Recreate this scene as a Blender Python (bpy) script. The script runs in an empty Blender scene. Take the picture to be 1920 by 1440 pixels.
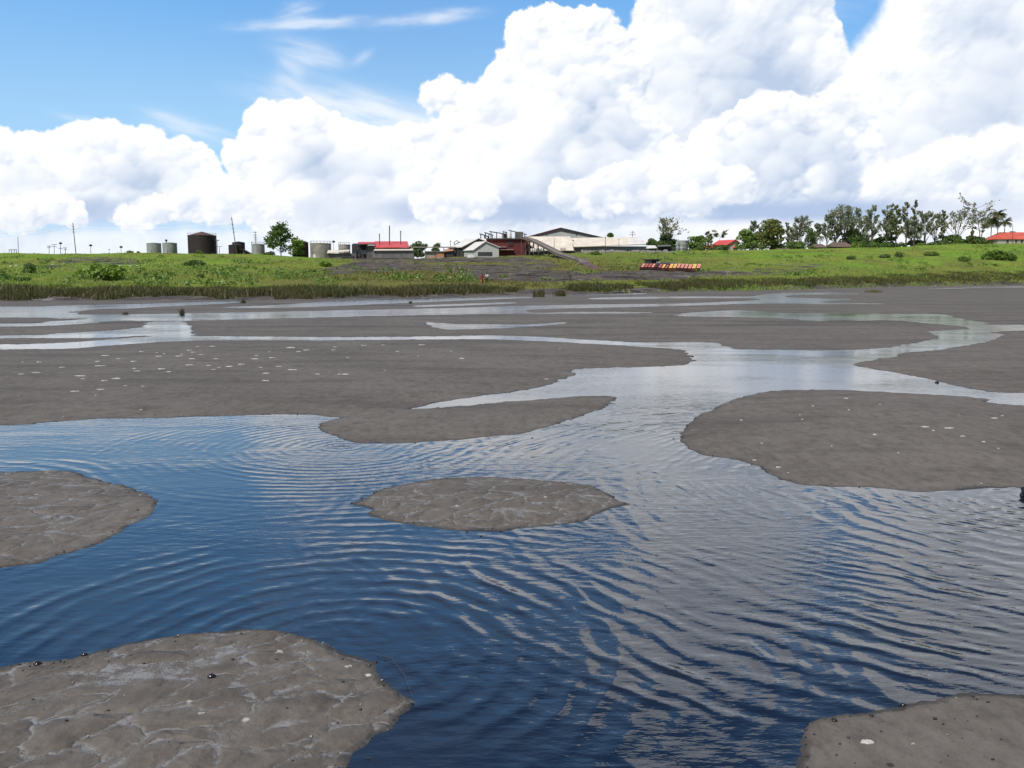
import bpy, math, random
import numpy as np
from mathutils import Vector

random.seed(7)
RNG = np.random.default_rng(11)
SC = bpy.context.scene
COL = SC.collection

# ------------------------------------------------------------------ camera model
F = 1663.0            # focal length in pixels of the 1920 px wide photograph
EYE = 2.6             # eye height above the lake
HOR = 515.0           # row of the true horizon
PITCH = math.atan((720 - HOR) / F)
CP, SP = math.cos(PITCH), math.sin(PITCH)


def slopes(px, py):
    """sight line through a photo pixel as (X/Y, Z/Y)"""
    cx = (np.asarray(px, float) - 960) / F
    cy = (720 - np.asarray(py, float)) / F
    den = CP + cy * SP
    return cx / den, (-SP + cy * CP) / den


def at(px, py, Y):
    u, v = slopes(px, py)
    return Vector((float(u) * Y, Y, EYE + float(v) * Y))


def lake(px, py, z=0.0):
    u, v = slopes(px, py)
    Y = (z - EYE) / v
    return np.stack([u * Y, Y], -1)


def project(X, Y, Z):
    dz = Z - EYE
    f = Y * CP - dz * SP
    return 960 + F * X / f, 720 - F * (Y * SP + dz * CP) / f


# ------------------------------------------------------------------ noise
_P = np.random.default_rng(3).permutation(256)
_P = np.concatenate([_P, _P, _P]).astype(np.int32)
_G = np.stack([np.cos(np.arange(256) / 256 * 2 * np.pi * 7.13), np.sin(np.arange(256) / 256 * 2 * np.pi * 7.13)], -1).astype(np.float32)


def perlin(x, y, seed=0):
    x = np.asarray(x, np.float32) + seed * 17.31
    y = np.asarray(y, np.float32) + seed * 9.77
    xf = np.floor(x); yf = np.floor(y)
    xi = xf.astype(np.int32) & 255; yi = yf.astype(np.int32) & 255
    fx = x - xf; fy = y - yf
    ux = fx * fx * fx * (fx * (fx * 6 - 15) + 10)
    uy = fy * fy * fy * (fy * (fy * 6 - 15) + 10)

    def gr(ix, iy, dx, dy):
        h = _P[_P[ix & 255] + (iy & 255)]
        g = _G[h]
        return g[..., 0] * dx + g[..., 1] * dy
    a = gr(xi, yi, fx, fy); b = gr(xi + 1, yi, fx - 1, fy)
    c = gr(xi, yi + 1, fx, fy - 1); d = gr(xi + 1, yi + 1, fx - 1, fy - 1)
    return (a + ux * (b - a)) * (1 - uy) + (c + ux * (d - c)) * uy


def fbm(x, y, octv=4, seed=0, gain=0.5, billow=False):
    s = 0; a = 1.0; t = 0.0
    for o in range(octv):
        n = perlin(x * 2 ** o, y * 2 ** o, seed + o * 3)
        if billow:
            n = 1 - 2.6 * np.abs(n)
        s = s + a * n; t += a; a *= gain
    return s / t


def sstep(a, b, x):
    t = np.clip((x - a) / (b - a), 0, 1)
    return t * t * (3 - 2 * t)


# ------------------------------------------------------------------ mesh helpers
def np_mesh(name, verts, faces, n=4):
    """fast mesh from arrays; faces: (k, n)"""
    me = bpy.data.meshes.new(name)
    verts = np.ascontiguousarray(verts, np.float32); faces = np.ascontiguousarray(faces, np.int32)
    k = len(faces)
    me.vertices.add(len(verts)); me.vertices.foreach_set('co', verts.ravel())
    me.loops.add(k * n); me.loops.foreach_set('vertex_index', faces.ravel())
    me.polygons.add(k)
    me.polygons.foreach_set('loop_start', np.arange(0, k * n, n, dtype=np.int32))
    me.polygons.foreach_set('loop_total', np.full(k, n, np.int32))
    me.update(calc_edges=True)
    return me


def link(name, me, mat=None, parent=None, loc=None):
    o = bpy.data.objects.new(name, me)
    COL.objects.link(o)
    if mat is not None and me is not None:
        me.materials.append(mat)
    if parent is not None:
        o.parent = parent
    if loc is not None:
        o.location = loc
    return o


def tag(o, label=None, cat=None, group=None, kind=None):
    if label: o['label'] = label
    if cat: o['category'] = cat
    if group: o['group'] = group
    if kind: o['kind'] = kind
    return o


def thing(name, label, cat, loc, group=None):
    o = bpy.data.objects.new(name, None)
    COL.objects.link(o)
    o.location = loc
    o.empty_display_size = 0.2
    return tag(o, label, cat, group)


def grid_faces(nr, nc):
    i = np.arange(nr * nc).reshape(nr, nc)
    return np.stack([i[:-1, :-1], i[:-1, 1:], i[1:, 1:], i[1:, :-1]], -1).reshape(-1, 4)


class MB:
    """collects pieces in world coordinates; build() links them as one mesh object"""
    def __init__(s):
        s.v = []; s.f = []

    def add(s, verts, faces):
        b = len(s.v)
        s.v += [tuple(v) for v in verts]
        s.f += [tuple(i + b for i in f) for f in faces]
        return s

    def box(s, x0, x1, y0, y1, z0, z1):
        return s.add([(x0, y0, z0), (x1, y0, z0), (x1, y1, z0), (x0, y1, z0), (x0, y0, z1), (x1, y0, z1), (x1, y1, z1), (x0, y1, z1)],
                     [(0, 3, 2, 1), (4, 5, 6, 7), (0, 1, 5, 4), (1, 2, 6, 5), (2, 3, 7, 6), (3, 0, 4, 7)])

    def slab(s, pts, t):
        """a sheet (any planar polygon) given thickness t below its normal"""
        pts = [Vector(p) for p in pts]
        n = (pts[1] - pts[0]).cross(pts[2] - pts[0]).normalized()
        if n.z < 0 or (abs(n.z) < 1e-4 and n.y > 0):
            pts.reverse(); n = -n
        k = len(pts)
        low = [p - n * t for p in pts]
        fs = [tuple(range(k)), tuple(range(2 * k - 1, k - 1, -1))]
        for i in range(k):
            j = (i + 1) % k
            fs.append((i, i + k, j + k, j))
        return s.add(pts + low, fs)

    def bar(s, p, q, r, r2=None, n=6):
        p, q = Vector(p), Vector(q)
        d = q - p
        if d.length < 1e-6: return s
        d.normalize()
        a = d.orthogonal().normalized(); b = d.cross(a)
        r2 = r if r2 is None else r2
        vs = []
        for c, rr in ((p, r), (q, r2)):
            for i in range(n):
                t = 2 * math.pi * i / n
                vs.append(c + (a * math.cos(t) + b * math.sin(t)) * rr)
        fs = [(i, (i + 1) % n, n + (i + 1) % n, n + i) for i in range(n)]
        fs += [tuple(range(n - 1, -1, -1)), tuple(range(n, 2 * n))]
        return s.add(vs, fs)

    def path(s, pts, rs, n=6):
        for i in range(len(pts) - 1):
            s.bar(pts[i], pts[i + 1], rs[i], rs[i + 1], n)
        return s

    def lathe(s, c, prof, n=32):
        """prof: (radius, z) list; closed with caps"""
        cx, cy, cz = c
        vs = []; fs = []
        for r, z in prof:
            for i in range(n):
                t = 2 * math.pi * i / n
                vs.append((cx + r * math.cos(t), cy + r * math.sin(t), cz + z))
        for k in range(len(prof) - 1):
            for i in range(n):
                j = (i + 1) % n
                fs.append((k * n + i, k * n + j, (k + 1) * n + j, (k + 1) * n + i))
        fs.append(tuple(range(n - 1, -1, -1)))
        fs.append(tuple(range((len(prof) - 1) * n, len(prof) * n)))
        return s.add(vs, fs)

    def build(s, name, mat, parent=None, smooth=False, origin=None):
        o0 = Vector(parent.location) if (parent is not None and origin is None) else Vector(origin or (0, 0, 0))
        if parent is not None and parent.parent is not None:
            o0 = Vector(parent.location) + Vector(parent.parent.location)
        me = bpy.data.meshes.new(name)
        me.from_pydata([Vector(v) - o0 for v in s.v], [], s.f)
        if smooth:
            me.polygons.foreach_set('use_smooth', [True] * len(me.polygons))
            me.set_sharp_from_angle(angle=math.radians(35))
        me.update()
        o = link(name, me, mat, parent)
        if parent is None:
            o.location = o0
        return o


# ------------------------------------------------------------------ materials
def lin(r, g, b):
    f = lambda c: ((c / 255 + 0.055) / 1.055) ** 2.4 if c > 10 else c / 255 / 12.92
    return (f(r), f(g), f(b), 1)


class N:
    """small node builder"""
    def __init__(s, name):
        s.m = bpy.data.materials.new(name)
        s.m.use_nodes = True
        s.t = s.m.node_tree
        s.t.nodes.clear()
        s.out = s.t.nodes.new('ShaderNodeOutputMaterial')

    def n(s, typ, inp=None, **kw):
        nd = s.t.nodes.new(typ)
        for k, v in kw.items():
            setattr(nd, k, v)
        for k, v in (inp or {}).items():
            s.set(nd.inputs[k], v)
        return nd

    def set(s, sock, v):
        if hasattr(v, 'outputs'):
            v = v.outputs[0]
        if hasattr(v, 'is_linked') and hasattr(v, 'node'):
            s.t.links.new(v, sock)
        else:
            sock.default_value = v

    def math(s, op, a, b=None, c=None, clamp=False):
        nd = s.n('ShaderNodeMath', operation=op, use_clamp=clamp)
        for i, v in enumerate((a, b, c)):
            if v is not None: s.set(nd.inputs[i], v)
        return nd.outputs[0]

    def vmath(s, op, a, b=None, out=0):
        nd = s.n('ShaderNodeVectorMath', operation=op)
        s.set(nd.inputs[0], a)
        if b is not None: s.set(nd.inputs[1], b)
        return nd.outputs[out]

    def mix(s, fac, a, b):
        nd = s.n('ShaderNodeMix', data_type='RGBA')
        s.set(nd.inputs[0], fac); s.set(nd.inputs[6], a); s.set(nd.inputs[7], b)
        return nd.outputs[2]

    def fmix(s, fac, a, b):
        nd = s.n('ShaderNodeMix', data_type='FLOAT')
        s.set(nd.inputs[0], fac); s.set(nd.inputs[2], a); s.set(nd.inputs[3], b)
        return nd.outputs[0]

    def noise(s, vec, scale, detail=3, rough=0.5, dist=0.0):
        nd = s.n('ShaderNodeTexNoise', {'Vector': vec, 'Scale': scale, 'Detail': detail, 'Roughness': rough, 'Distortion': dist})
        return nd.outputs[0]

    def ramp(s, fac, lo, hi, smooth=True):
        nd = s.n('ShaderNodeMapRange', {'Value': fac, 'From Min': lo, 'From Max': hi}, interpolation_type='SMOOTHSTEP' if smooth else 'LINEAR')
        return nd.outputs[0]

    def pos(s):
        return s.n('ShaderNodeNewGeometry').outputs['Position']

    def scale(s, vec, sx, sy, sz):
        return s.vmath('MULTIPLY', vec, (sx, sy, sz))

    def bsdf(s, **kw):
        nd = s.n('ShaderNodeBsdfPrincipled')
        for k, v in kw.items():
            s.set(nd.inputs[k.replace('_', ' ')], v)
        s.t.links.new(nd.outputs[0], s.out.inputs[0])
        return nd

    def bump(s, height, strength=1.0, dist=1.0):
        return s.n('ShaderNodeBump', {'Height': height, 'Strength': strength, 'Distance': dist}).outputs[0]


def c4(c, k=1.0):
    return (c[0] * k, c[1] * k, c[2] * k, 1)


def surf(name, a, b=None, scale=1.0, rough=0.7, streak=0.0, metallic=0.0, ribs=0.0, rust=None, rust_amt=0.5):
    """weathered surface: two tones in patches, vertical streaks, optional sheet ribs and rust"""
    k = N(name)
    p = k.n('ShaderNodeTexCoord').outputs['Object']
    b = b or c4(a, 0.7)
    f = k.ramp(k.noise(p, scale, 5, 0.6), 0.35, 0.65)
    col = k.mix(f, a, b)
    if streak:
        st = k.noise(k.scale(p, 3.0, 3.0, 0.15), 1.2, 4, 0.6)
        col = k.mix(k.math('MULTIPLY', k.ramp(st, 0.5, 0.72), streak), col, c4(b, 0.45))
    if rust:
        rn = k.noise(k.scale(p, 1.2, 1.2, 0.5), 0.9, 6, 0.65)
        col = k.mix(k.ramp(rn, 0.62 - 0.2 * rust_amt, 0.72 - 0.1 * rust_amt), col, rust)
    bs = k.bsdf(Base_Color=col, Roughness=rough, Metallic=metallic)
    if ribs:
        w = k.n('ShaderNodeTexWave', {'Vector': p, 'Scale': ribs}, bands_direction='X')
        k.set(bs.inputs['Normal'], k.bump(w.outputs[1], 0.6, 0.05))
    return k.m


def leaf_mat(name, a, b, scale=0.5):
    k = N(name)
    p = k.pos()
    f = k.ramp(k.noise(p, scale, 3, 0.6), 0.35, 0.65)
    g = k.ramp(k.noise(p, 2.3, 1, 0.5), 0.35, 0.7)
    col = k.mix(f, a, b)
    col = k.mix(k.math('MULTIPLY', g, 0.5), col, c4(b, 1.35))
    d = k.n('ShaderNodeBsdfPrincipled', {'Base Color': col, 'Roughness': 0.55})
    t = k.n('ShaderNodeBsdfTranslucent', {'Color': k.mix(0.5, col, c4(b, 1.6))})
    mx = k.n('ShaderNodeMixShader', {'Fac': 0.3})
    k.t.links.new(d.outputs[0], mx.inputs[1]); k.t.links.new(t.outputs[0], mx.inputs[2])
    k.t.links.new(mx.outputs[0], k.out.inputs[0])
    return k.m


# ------------------------------------------------------------------ the lie of the land
EDGE = np.array([(-400, 567), (0, 566), (300, 564), (640, 562), (700, 560), (900, 556), (1000, 553), (1280, 548), (1500, 543), (1700, 537.5), (1920, 533.5), (2320, 531)], float)
CREST = np.array([(-400, 475), (300, 475), (480, 477), (600, 484), (690, 485), (800, 484), (900, 481), (1000, 478), (1080, 472), (1200, 471), (1300, 470), (1500, 467), (1650, 464), (1700, 462), (1800, 458), (1920, 456), (2320, 452)], float)
YC = 400.0


def land(X, Y):
    """height of the hillside beside the lake"""
    X = np.asarray(X, float); Y = np.asarray(Y, float)
    c = 960 + 1675 * X / np.maximum(Y, 1)
    e = np.interp(c, EDGE[:, 0], EDGE[:, 1])
    ye = -EYE / slopes(960, e)[1]
    ye = ye + 2.2 * perlin(X * 0.09, Y * 0.02, 5) + 1.0 * perlin(X * 0.4, Y * 0.1, 6)
    zc = EYE + slopes(960, np.interp(c, CREST[:, 0], CREST[:, 1]))[1] * YC
    t = (Y - ye) / (YC - ye)
    tc = np.clip(t, 0, 1)
    z = 0.3 * sstep(0, 0.02, t) + (zc - 0.3) * tc ** 1.05 - 0.5 * sstep(0.0, -0.02, t)
    damp = np.clip(t * 8, 0, 1) * np.clip((1.15 - t) * 5, 0.25, 1)
    z = z + damp * (1.3 * fbm(X * 0.03, Y * 0.03, 4, 21) + 0.25 * perlin(X * 0.25, Y * 0.25, 22))
    z = z - 0.9 * sstep(1.0, 1.15, t) - np.clip(Y - 470, 0, 1e5) * 0.0015
    return z


def onland(px, py, ymin=70, ymax=430):
    """where the sight line through a photo pixel meets the hillside"""
    u, v = slopes(px, py)
    Y = np.linspace(ymin, ymax, 1500)
    below = (EYE + v * Y) <= land(u * Y, Y)
    i = int(np.argmax(below)) if below.any() else len(Y) - 1
    y = float(Y[i])
    return Vector((float(u) * y, y, float(land(u * y, y))))

# ------------------------------------------------------------------ mud banks: outlines (photo pixels) thrown onto the lake level
BANKS = {
 'near_left': [(-650,1300),(-60,1262),(0,1251),(60,1240),(130,1232),(200,1215),(260,1201),(330,1190),(400,1184),(480,1182),(540,1190),(600,1208),(650,1222),(690,1236),(712,1255),(730,1285),(760,1308),(774,1318),(745,1345),(735,1365),(710,1378),(690,1395),(660,1415),(648,1440),(635,1480),(600,1640),(-650,1700)],
 'near_right': [(1470,1520),(1497,1440),(1505,1390),(1515,1362),(1560,1345),(1620,1335),(1690,1322),(1740,1312),(1790,1300),(1850,1297),(1920,1302),(2080,1310),(2650,1640),(1480,1640)],
 'left': [(-650,893),(0,885),(60,882),(140,885),(170,896),(220,908),(265,922),(292,938),(290,952),(278,968),(245,988),(220,1005),(170,1025),(100,1043),(0,1063),(-650,1100)],
 'centre': [(662,945),(690,932),(712,918),(760,907),(820,898),(895,894),(960,896),(1060,903),(1110,910),(1145,925),(1165,938),(1188,946),(1165,951),(1130,962),(1095,978),(1040,986),(990,990),(945,998),(900,995),(850,992),(790,985),(740,978),(698,970),(690,962),(697,955)],
 'right': [(1278,812),(1290,795),(1318,775),(1350,760),(1400,742),(1460,732),(1560,731),(1650,735),(1760,740),(1850,748),(1920,760),(2650,790),(2650,912),(1920,915),(1800,918),(1720,922),(1640,915),(1560,912),(1500,908),(1460,896),(1430,880),(1400,868),(1360,858),(1310,850),(1285,835)],
 'tongue': [(598,800),(612,790),(660,780),(740,770),(800,765),(880,760),(960,753),(1040,747),(1120,742),(1160,746),(1130,765),(1095,778),(1050,795),(1000,808),(960,815),(880,822),(800,828),(700,832),(668,830),(630,818),(605,808)],
 'broad': [(-650,806),(0,798),(80,793),(180,786),(300,783),(420,779),(560,777),(640,783),(700,780),(765,768),(820,755),(900,742),(960,735),(1030,722),(1070,705),(1080,693),(1150,690),(1230,687),(1290,683),(1300,672),(1290,662),(1270,655),(1200,650),(1120,645),(1050,641),(950,637),(850,636),(750,637),(600,638),(400,638),(300,641),(200,648),(130,653),(0,655),(-650,660)],
 'far_right': [(1597,684),(1640,674),(1680,669),(1682,663),(1740,658),(1800,650),(1850,640),(1880,628),(1920,620),(2650,604),(2650,748),(1920,737),(1840,732),(1790,722),(1750,712),(1700,703),(1640,692)],
 'flats': [(-650,648),(0,646),(60,645),(110,643),(200,637),(265,632),(350,630),(640,632),(800,631),(900,629),(1000,631),(1100,637),(1200,642),(1290,641),(1340,643),(1360,650),(1385,655),(1450,656),(1550,657),(1640,654),(1720,643),(1760,633),(1825,617),(2650,614),(2650,524),(-650,524)],
}
CHANNELS = [
 [(-650,640),(0,634),(100,634),(200,633),(270,629),(300,634),(355,633),(352,606),(310,603),(275,605),(270,613),(200,620),(100,626),(0,629),(-650,634)],
 [(-650,608),(0,607),(90,603),(160,598),(110,597),(0,595),(-650,597),(-650,582),(0,584),(60,584),(140,586),(170,590),(400,587),(640,582),(840,578),(960,574),(1120,571),(1280,569),(1400,564),(1425,562),(1400,559),(1280,559),(1120,561),(1125,558),(1280,556),(1400,556),(1440,551),(1480,549),(1560,549),(1612,551),(1560,552),(1490,553),(1475,557),(1520,559),(1600,561),(1560,564),(1540,567),(1660,570),(1540,570),(1440,569),(1280,573),(1120,577),(1000,580),(1000,586),(1100,585),(1230,586),(1100,588),(960,588),(840,590),(640,594),(450,599),(300,602),(220,601),(140,608),(0,612),(-650,616)],
 [(-650,592),(-650,580),(0,578),(100,575),(180,576),(300,570),(465,564),(420,569),(300,575),(250,578),(180,580),(130,585),(60,589),(0,592)],
 [(-650,573),(0,575),(120,573),(280,569.5),(465,563.5),(280,571.5),(100,576.5),(0,577.5)],
 [(420,576),(520,572),(640,564),(800,559),(960,556.5),(1000,558),(900,562),(780,567),(640,573),(520,577)],
 [(780,573),(860,570),(955,567),(960,569),(860,573),(790,575)],
 [(800,604),(840,607),(920,608),(1000,608),(1062,604),(1050,608),(1000,612),(920,616),(840,618),(815,613)],
 [(1270,590),(1300,586),(1380,582),(1440,585),(1480,587),(1600,588),(1760,589),(1800,597),(1850,604),(1920,609),(2650,600),(2650,622),(1920,617),(1825,622),(1818,616),(1800,611),(1740,606),(1680,601),(1600,601),(1510,602),(1490,598),(1400,595),(1290,593)],
 [(1738,541),(1800,539.5),(1920,537),(2650,534),(2650,536.5),(1920,538.6),(1800,541)],
 [(1060,553),(1130,550),(1200,549),(1205,551),(1130,553)],
]


def spline(pts, n=7):
    """closed Catmull-Rom through pixel points"""
    p = np.array(pts, float); out = []
    k = len(p)
    for i in range(k):
        a, b, c, d = p[i - 1], p[i], p[(i + 1) % k], p[(i + 2) % k]
        # keep long border runs straight
        for t in np.arange(n) / n:
            if np.hypot(*(c - b)) > 260 or min(np.hypot(*(b - a)), np.hypot(*(d - c))) > 900:
                out.append(b + (c - b) * t)
            else:
                out.append(0.5 * ((2 * b) + (-a + c) * t + (2 * a - 5 * b + 4 * c - d) * t * t + (-a + 3 * b - 3 * c + d) * t ** 3))
    return np.array(out)


def signed(PX, PY, X, Y, poly, margin):
    """signed distance in metres (positive inside) on the grid, -9 / far where not near"""
    sp = spline(poly)
    w = lake(sp[:, 0], sp[:, 1])
    out = np.full(X.shape, -9.0, np.float32)
    y0, y1 = sp[:, 1].min() - margin, sp[:, 1].max() + margin
    x0, x1 = sp[:, 0].min() - 60, sp[:, 0].max() + 60
    ri = np.where((PY >= y0) & (PY <= y1))[0]; ci = np.where((PX >= x0) & (PX <= x1))[0]
    if len(ri) == 0 or len(ci) == 0: return out
    r0, r1, c0, c1 = ri[0], ri[-1] + 1, ci[0], ci[-1] + 1
    xs = X[r0:r1, c0:c1]; ys = Y[r0:r1, c0:c1]
    dist = np.full(xs.shape, 81.0, np.float32)
    inside = np.zeros(xs.shape, bool)
    k = len(w)
    wy = sp[:, 1]
    rows = PY[r0:r1]
    for i in range(k):
        ax, ay = w[i]; bx, by = w[(i + 1) % k]
        # inside test over the rows this edge crosses
        lo, hi = min(ay, by), max(ay, by)
        m = (ys[:, 0] > lo) & (ys[:, 0] <= hi)
        if m.any():
            xx = ax + (ys[m] - ay) * (bx - ax) / (by - ay)
            inside[m] ^= xs[m] < xx
        # distance over nearby rows only
        pa = min(wy[i], wy[(i + 1) % k]) - margin; pb = max(wy[i], wy[(i + 1) % k]) + margin
        m0 = np.searchsorted(rows, pa); m1 = np.searchsorted(rows, pb)
        if m1 <= m0: continue
        sx = xs[m0:m1]; sy = ys[m0:m1]
        ex, ey = bx - ax, by - ay
        L = ex * ex + ey * ey + 1e-9
        t = np.clip(((sx - ax) * ex + (sy - ay) * ey) / L, 0, 1)
        d = (sx - ax - t * ex) ** 2 + (sy - ay - t * ey) ** 2
        np.minimum(dist[m0:m1], d, out=dist[m0:m1])
    d = np.sqrt(dist)
    out[r0:r1, c0:c1] = np.where(inside, d, -d)
    return out


def build_mud():
    PY = np.concatenate([np.arange(524, 560, 0.5), np.arange(560, 660, 0.7), np.arange(660, 900, 1.3), np.arange(900, 1500, 2.2), np.arange(1500, 1760, 5.0)])
    PX = np.concatenate([np.arange(-710, -100, 8.0), np.arange(-100, 2025, 2.2), np.arange(2030, 2710, 8.0)])
    gx, gy = np.meshgrid(PX, PY)
    w = lake(gx, gy)
    X = w[..., 0].astype(np.float32); Y = w[..., 1].astype(np.float32)
    px_m = Y / F                                     # metres per pixel sideways
    rag = (0.16 * fbm(X * 3.0, Y * 3.0, 5, 31, .68) + 0.13 * fbm(X * 0.6, Y * 0.6, 3, 32)) * np.clip(Y / 9, 0.8, 5)
    sds = []; names = list(BANKS)
    for nme in names:
        m = {'flats': 30}.get(nme, 90)
        s = signed(PX, PY, X, Y, BANKS[nme], m)
        sds.append(s)
    wsd = np.full(X.shape, -9.0, np.float32)
    for ch in CHANNELS:
        wsd = np.maximum(wsd, signed(PX, PY, X, Y, ch, 24))
    sds[-1] = np.minimum(sds[-1], -wsd)
    S = np.stack(sds, 0)
    ident = S.argmax(0)
    sd = S.max(0) + rag * 0.8
    crown = np.array([0.065, 0.065, 0.07, 0.075, 0.11, 0.11, 0.18, 0.14, 0.045])[ident]
    wid = np.array([0.9, 0.9, 1.0, 1.1, 2.0, 1.6, 3.0, 3.0, 3.0])[ident]
    z = np.where(sd > 0, crown * (1 - np.exp(-np.maximum(sd, 0) / wid)), np.maximum(-0.35, sd * 0.12))
    dens = np.clip(sd * 2, 0, 1)
    z = z + dens * (0.012 * fbm(X * 1.3, Y * 1.3, 4, 41) + (0.05 * np.clip(Y / 40, 0, 1.0) - 0.03 * np.clip((Y - 40) / 30, 0, 1)) * fbm(X * 0.12, Y * 0.35, 4, 43))
    # low swells and drag marks on the far flats
    z = z + dens * np.clip((Y - 30) / 40, 0, 1) * 0.03 * np.maximum(0, fbm(X * 0.05, Y * 0.22, 3, 44))
    z = np.where(sd > 0.05, np.maximum(z, 0.006), z)
    verts = np.stack([X, Y, z], -1).reshape(-1, 3)
    faces = grid_faces(len(PY), len(PX))[:, ::-1]
    fs = sd.reshape(-1)[faces].max(1)
    fid = ident.reshape(-1)[faces[:, 0]]
    near = fs > -0.45
    lab = {
     'near_left': ('mud_island', 'nearest grey mud island with pale cracks, at the lower left corner'),
     'near_right': ('mud_island', 'smooth grey mud island cut off by the lower right corner'),
     'left': ('mud_island', 'grey mud island with pale streaks entering from the left edge'),
     'centre': ('mud_island', 'small oval grey mud island alone in mid water'),
     'right': ('mud_island', 'large speckled grey mud island on the right'),
     'tongue': ('mud_island', 'narrow tongue shaped mud island in front of the broad bank'),
     'broad': ('mud_bank', 'broad brown mud bank strewn with white patches'),
     'far_right': ('mud_bank', 'dark mud bank at the right edge beyond the channel'),
     'flats': ('mudflat', 'far mud flats cut by thin channels below the green hill'),
    }

    def sub(sel, name, mat):
        f = faces[sel]
        used, inv = np.unique(f.ravel(), return_inverse=True)
        me = np_mesh(name, verts[used], inv.reshape(-1, 4))
        me.polygons.foreach_set('use_smooth', np.ones(len(f), bool))
        o = link(name, me, mat)
        return o
    for i, nme in enumerate(names):
        sel = near & (fid == i)
        mat = MUD_CRACK if nme in ('near_left', 'left', 'centre') else MUD
        o = sub(sel, lab[nme][0], mat)
        tag(o, lab[nme][1], lab[nme][0].replace('_', ' '), kind='structure')
    o = sub(~near, 'lake_bed', MUD)
    tag(o, 'dark lake bed under the water', 'lake bed', kind='structure')
    return X, Y, sd, gx, gy, z


def mud_material(name, cracks):
    k = N(name)
    p = k.pos()
    xyz = k.n('ShaderNodeSeparateXYZ', {0: p})
    z = xyz.outputs[2]
    big = k.ramp(k.noise(p, 0.25, 4, 0.6), 0.3, 0.7)
    mid = k.noise(p, 2.2, 5, 0.62)
    fine = k.noise(p, 26.0, 3, 0.6)
    col = k.mix(big, (0.097, 0.083, 0.069, 1), (0.132, 0.115, 0.098, 1))
    col = k.mix(k.math('MULTIPLY', k.ramp(mid, 0.5, 0.72), 0.45), col, (0.056, 0.047, 0.04, 1))
    col = k.mix(k.math('MULTIPLY', k.ramp(fine, 0.55, 0.8), 0.5), col, (0.05, 0.044, 0.04, 1))
    grain = k.noise(k.scale(p, 1, 0.55, 1), 7.5, 5, 0.75)
    col = k.mix(k.math('MULTIPLY', k.ramp(grain, 0.46, 0.7), 0.55), col, (0.05, 0.042, 0.036, 1))
    col = k.mix(k.math('MULTIPLY', k.ramp(grain, 0.5, 0.3), 0.4), col, (0.17, 0.155, 0.14, 1))
    drag = k.noise(k.scale(p, 0.16, 0.9, 1), 1.0, 4, 0.65)
    col = k.mix(k.math('MULTIPLY', k.ramp(drag, 0.50, 0.64), 0.45), col, (0.055, 0.047, 0.04, 1))
    drag2 = k.noise(k.scale(p, 0.03, 0.28, 1), 1.0, 5, 0.7)
    far = k.ramp(k.n('ShaderNodeSeparateXYZ', {0: p}).outputs[1], 26.0, 45.0)
    col = k.mix(k.math('MULTIPLY', k.math('MULTIPLY', k.ramp(drag2, 0.5, 0.62), far), 0.7), col, (0.045, 0.039, 0.034, 1))
    rough = k.fmix(k.ramp(mid, 0.35, 0.65), 0.75, 0.9)
    h = k.math('ADD', k.math('MULTIPLY', mid, 0.03), k.math('ADD', k.math('MULTIPLY', fine, 0.004), k.math('MULTIPLY', grain, 0.012)))
    if cracks:
        warp = k.n('ShaderNodeTexNoise', {'Vector': p, 'Scale': 1.3, 'Detail': 4.0, 'Roughness': 0.6}).outputs[1]
        q = k.vmath('ADD', p, k.vmath('MULTIPLY', k.vmath('SUBTRACT', warp, (0.5, 0.5, 0.5)), (0.75, 0.75, 0.0)))
        qs = k.n('ShaderNodeSeparateXYZ', {0: q})
        qa = k.math('ADD', k.math('MULTIPLY', qs.outputs[0], 0.62), k.math('MULTIPLY', qs.outputs[1], 0.50))
        qb = k.math('ADD', k.math('MULTIPLY', qs.outputs[0], -0.95), k.math('MULTIPLY', qs.outputs[1], 1.05))
        q = k.n('ShaderNodeCombineXYZ', {0: qa, 1: qb, 2: 0.0}).outputs[0]
        vo = k.n('ShaderNodeTexVoronoi', {'Vector': q, 'Scale': 2.7}, feature='DISTANCE_TO_EDGE').outputs[0]
        wid = k.math('MULTIPLY_ADD', k.noise(p, 2.6, 4, 0.7), 0.26, -0.05)
        vein = k.math('SUBTRACT', 1.0, k.n('ShaderNodeMapRange', {'Value': vo, 'From Min': 0.0, 'From Max': wid}, interpolation_type='SMOOTHSTEP').outputs[0])
        gate = k.ramp(k.noise(p, 1.1, 3, 0.6), 0.34, 0.48)
        vein = k.math('MULTIPLY', vein, gate)
        brk = k.ramp(k.noise(p, 8.0, 5, 0.8), 0.38, 0.58)
        vein = k.math('MULTIPLY', vein, brk)
        col = k.mix(k.math('MULTIPLY', vein, 0.85), col, (0.22, 0.216, 0.21, 1))  # sky reflection on the wet cracks, painted in as pale grey
        rough = k.fmix(vein, rough, 0.42)
        h = k.math('SUBTRACT', h, k.math('MULTIPLY', vein, 0.012))
        h = k.math('ADD', h, k.math('MULTIPLY', k.ramp(vo, 0.0, 0.35), 0.026))
    # dark pits and pale flecks
    pv = k.n('ShaderNodeTexVoronoi', {'Vector': k.scale(p, 1, 1, 0), 'Scale': 5.5 if cracks else 4.0})
    pit = k.math('SUBTRACT', 1.0, k.ramp(pv.outputs[0], 0.05, 0.12))
    rnd = k.n('ShaderNodeSeparateColor', {0: pv.outputs[1]})
    pit = k.math('MULTIPLY', pit, k.math('GREATER_THAN', rnd.outputs[0], 0.62))
    col = k.mix(k.math('MULTIPLY', pit, 0.85), col, (0.018, 0.016, 0.015, 1))
    fv = k.n('ShaderNodeTexVoronoi', {'Vector': k.scale(p, 1, 0.7, 0), 'Scale': 2.2})
    fr = k.n('ShaderNodeSeparateColor', {0: fv.outputs[1]})
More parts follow.
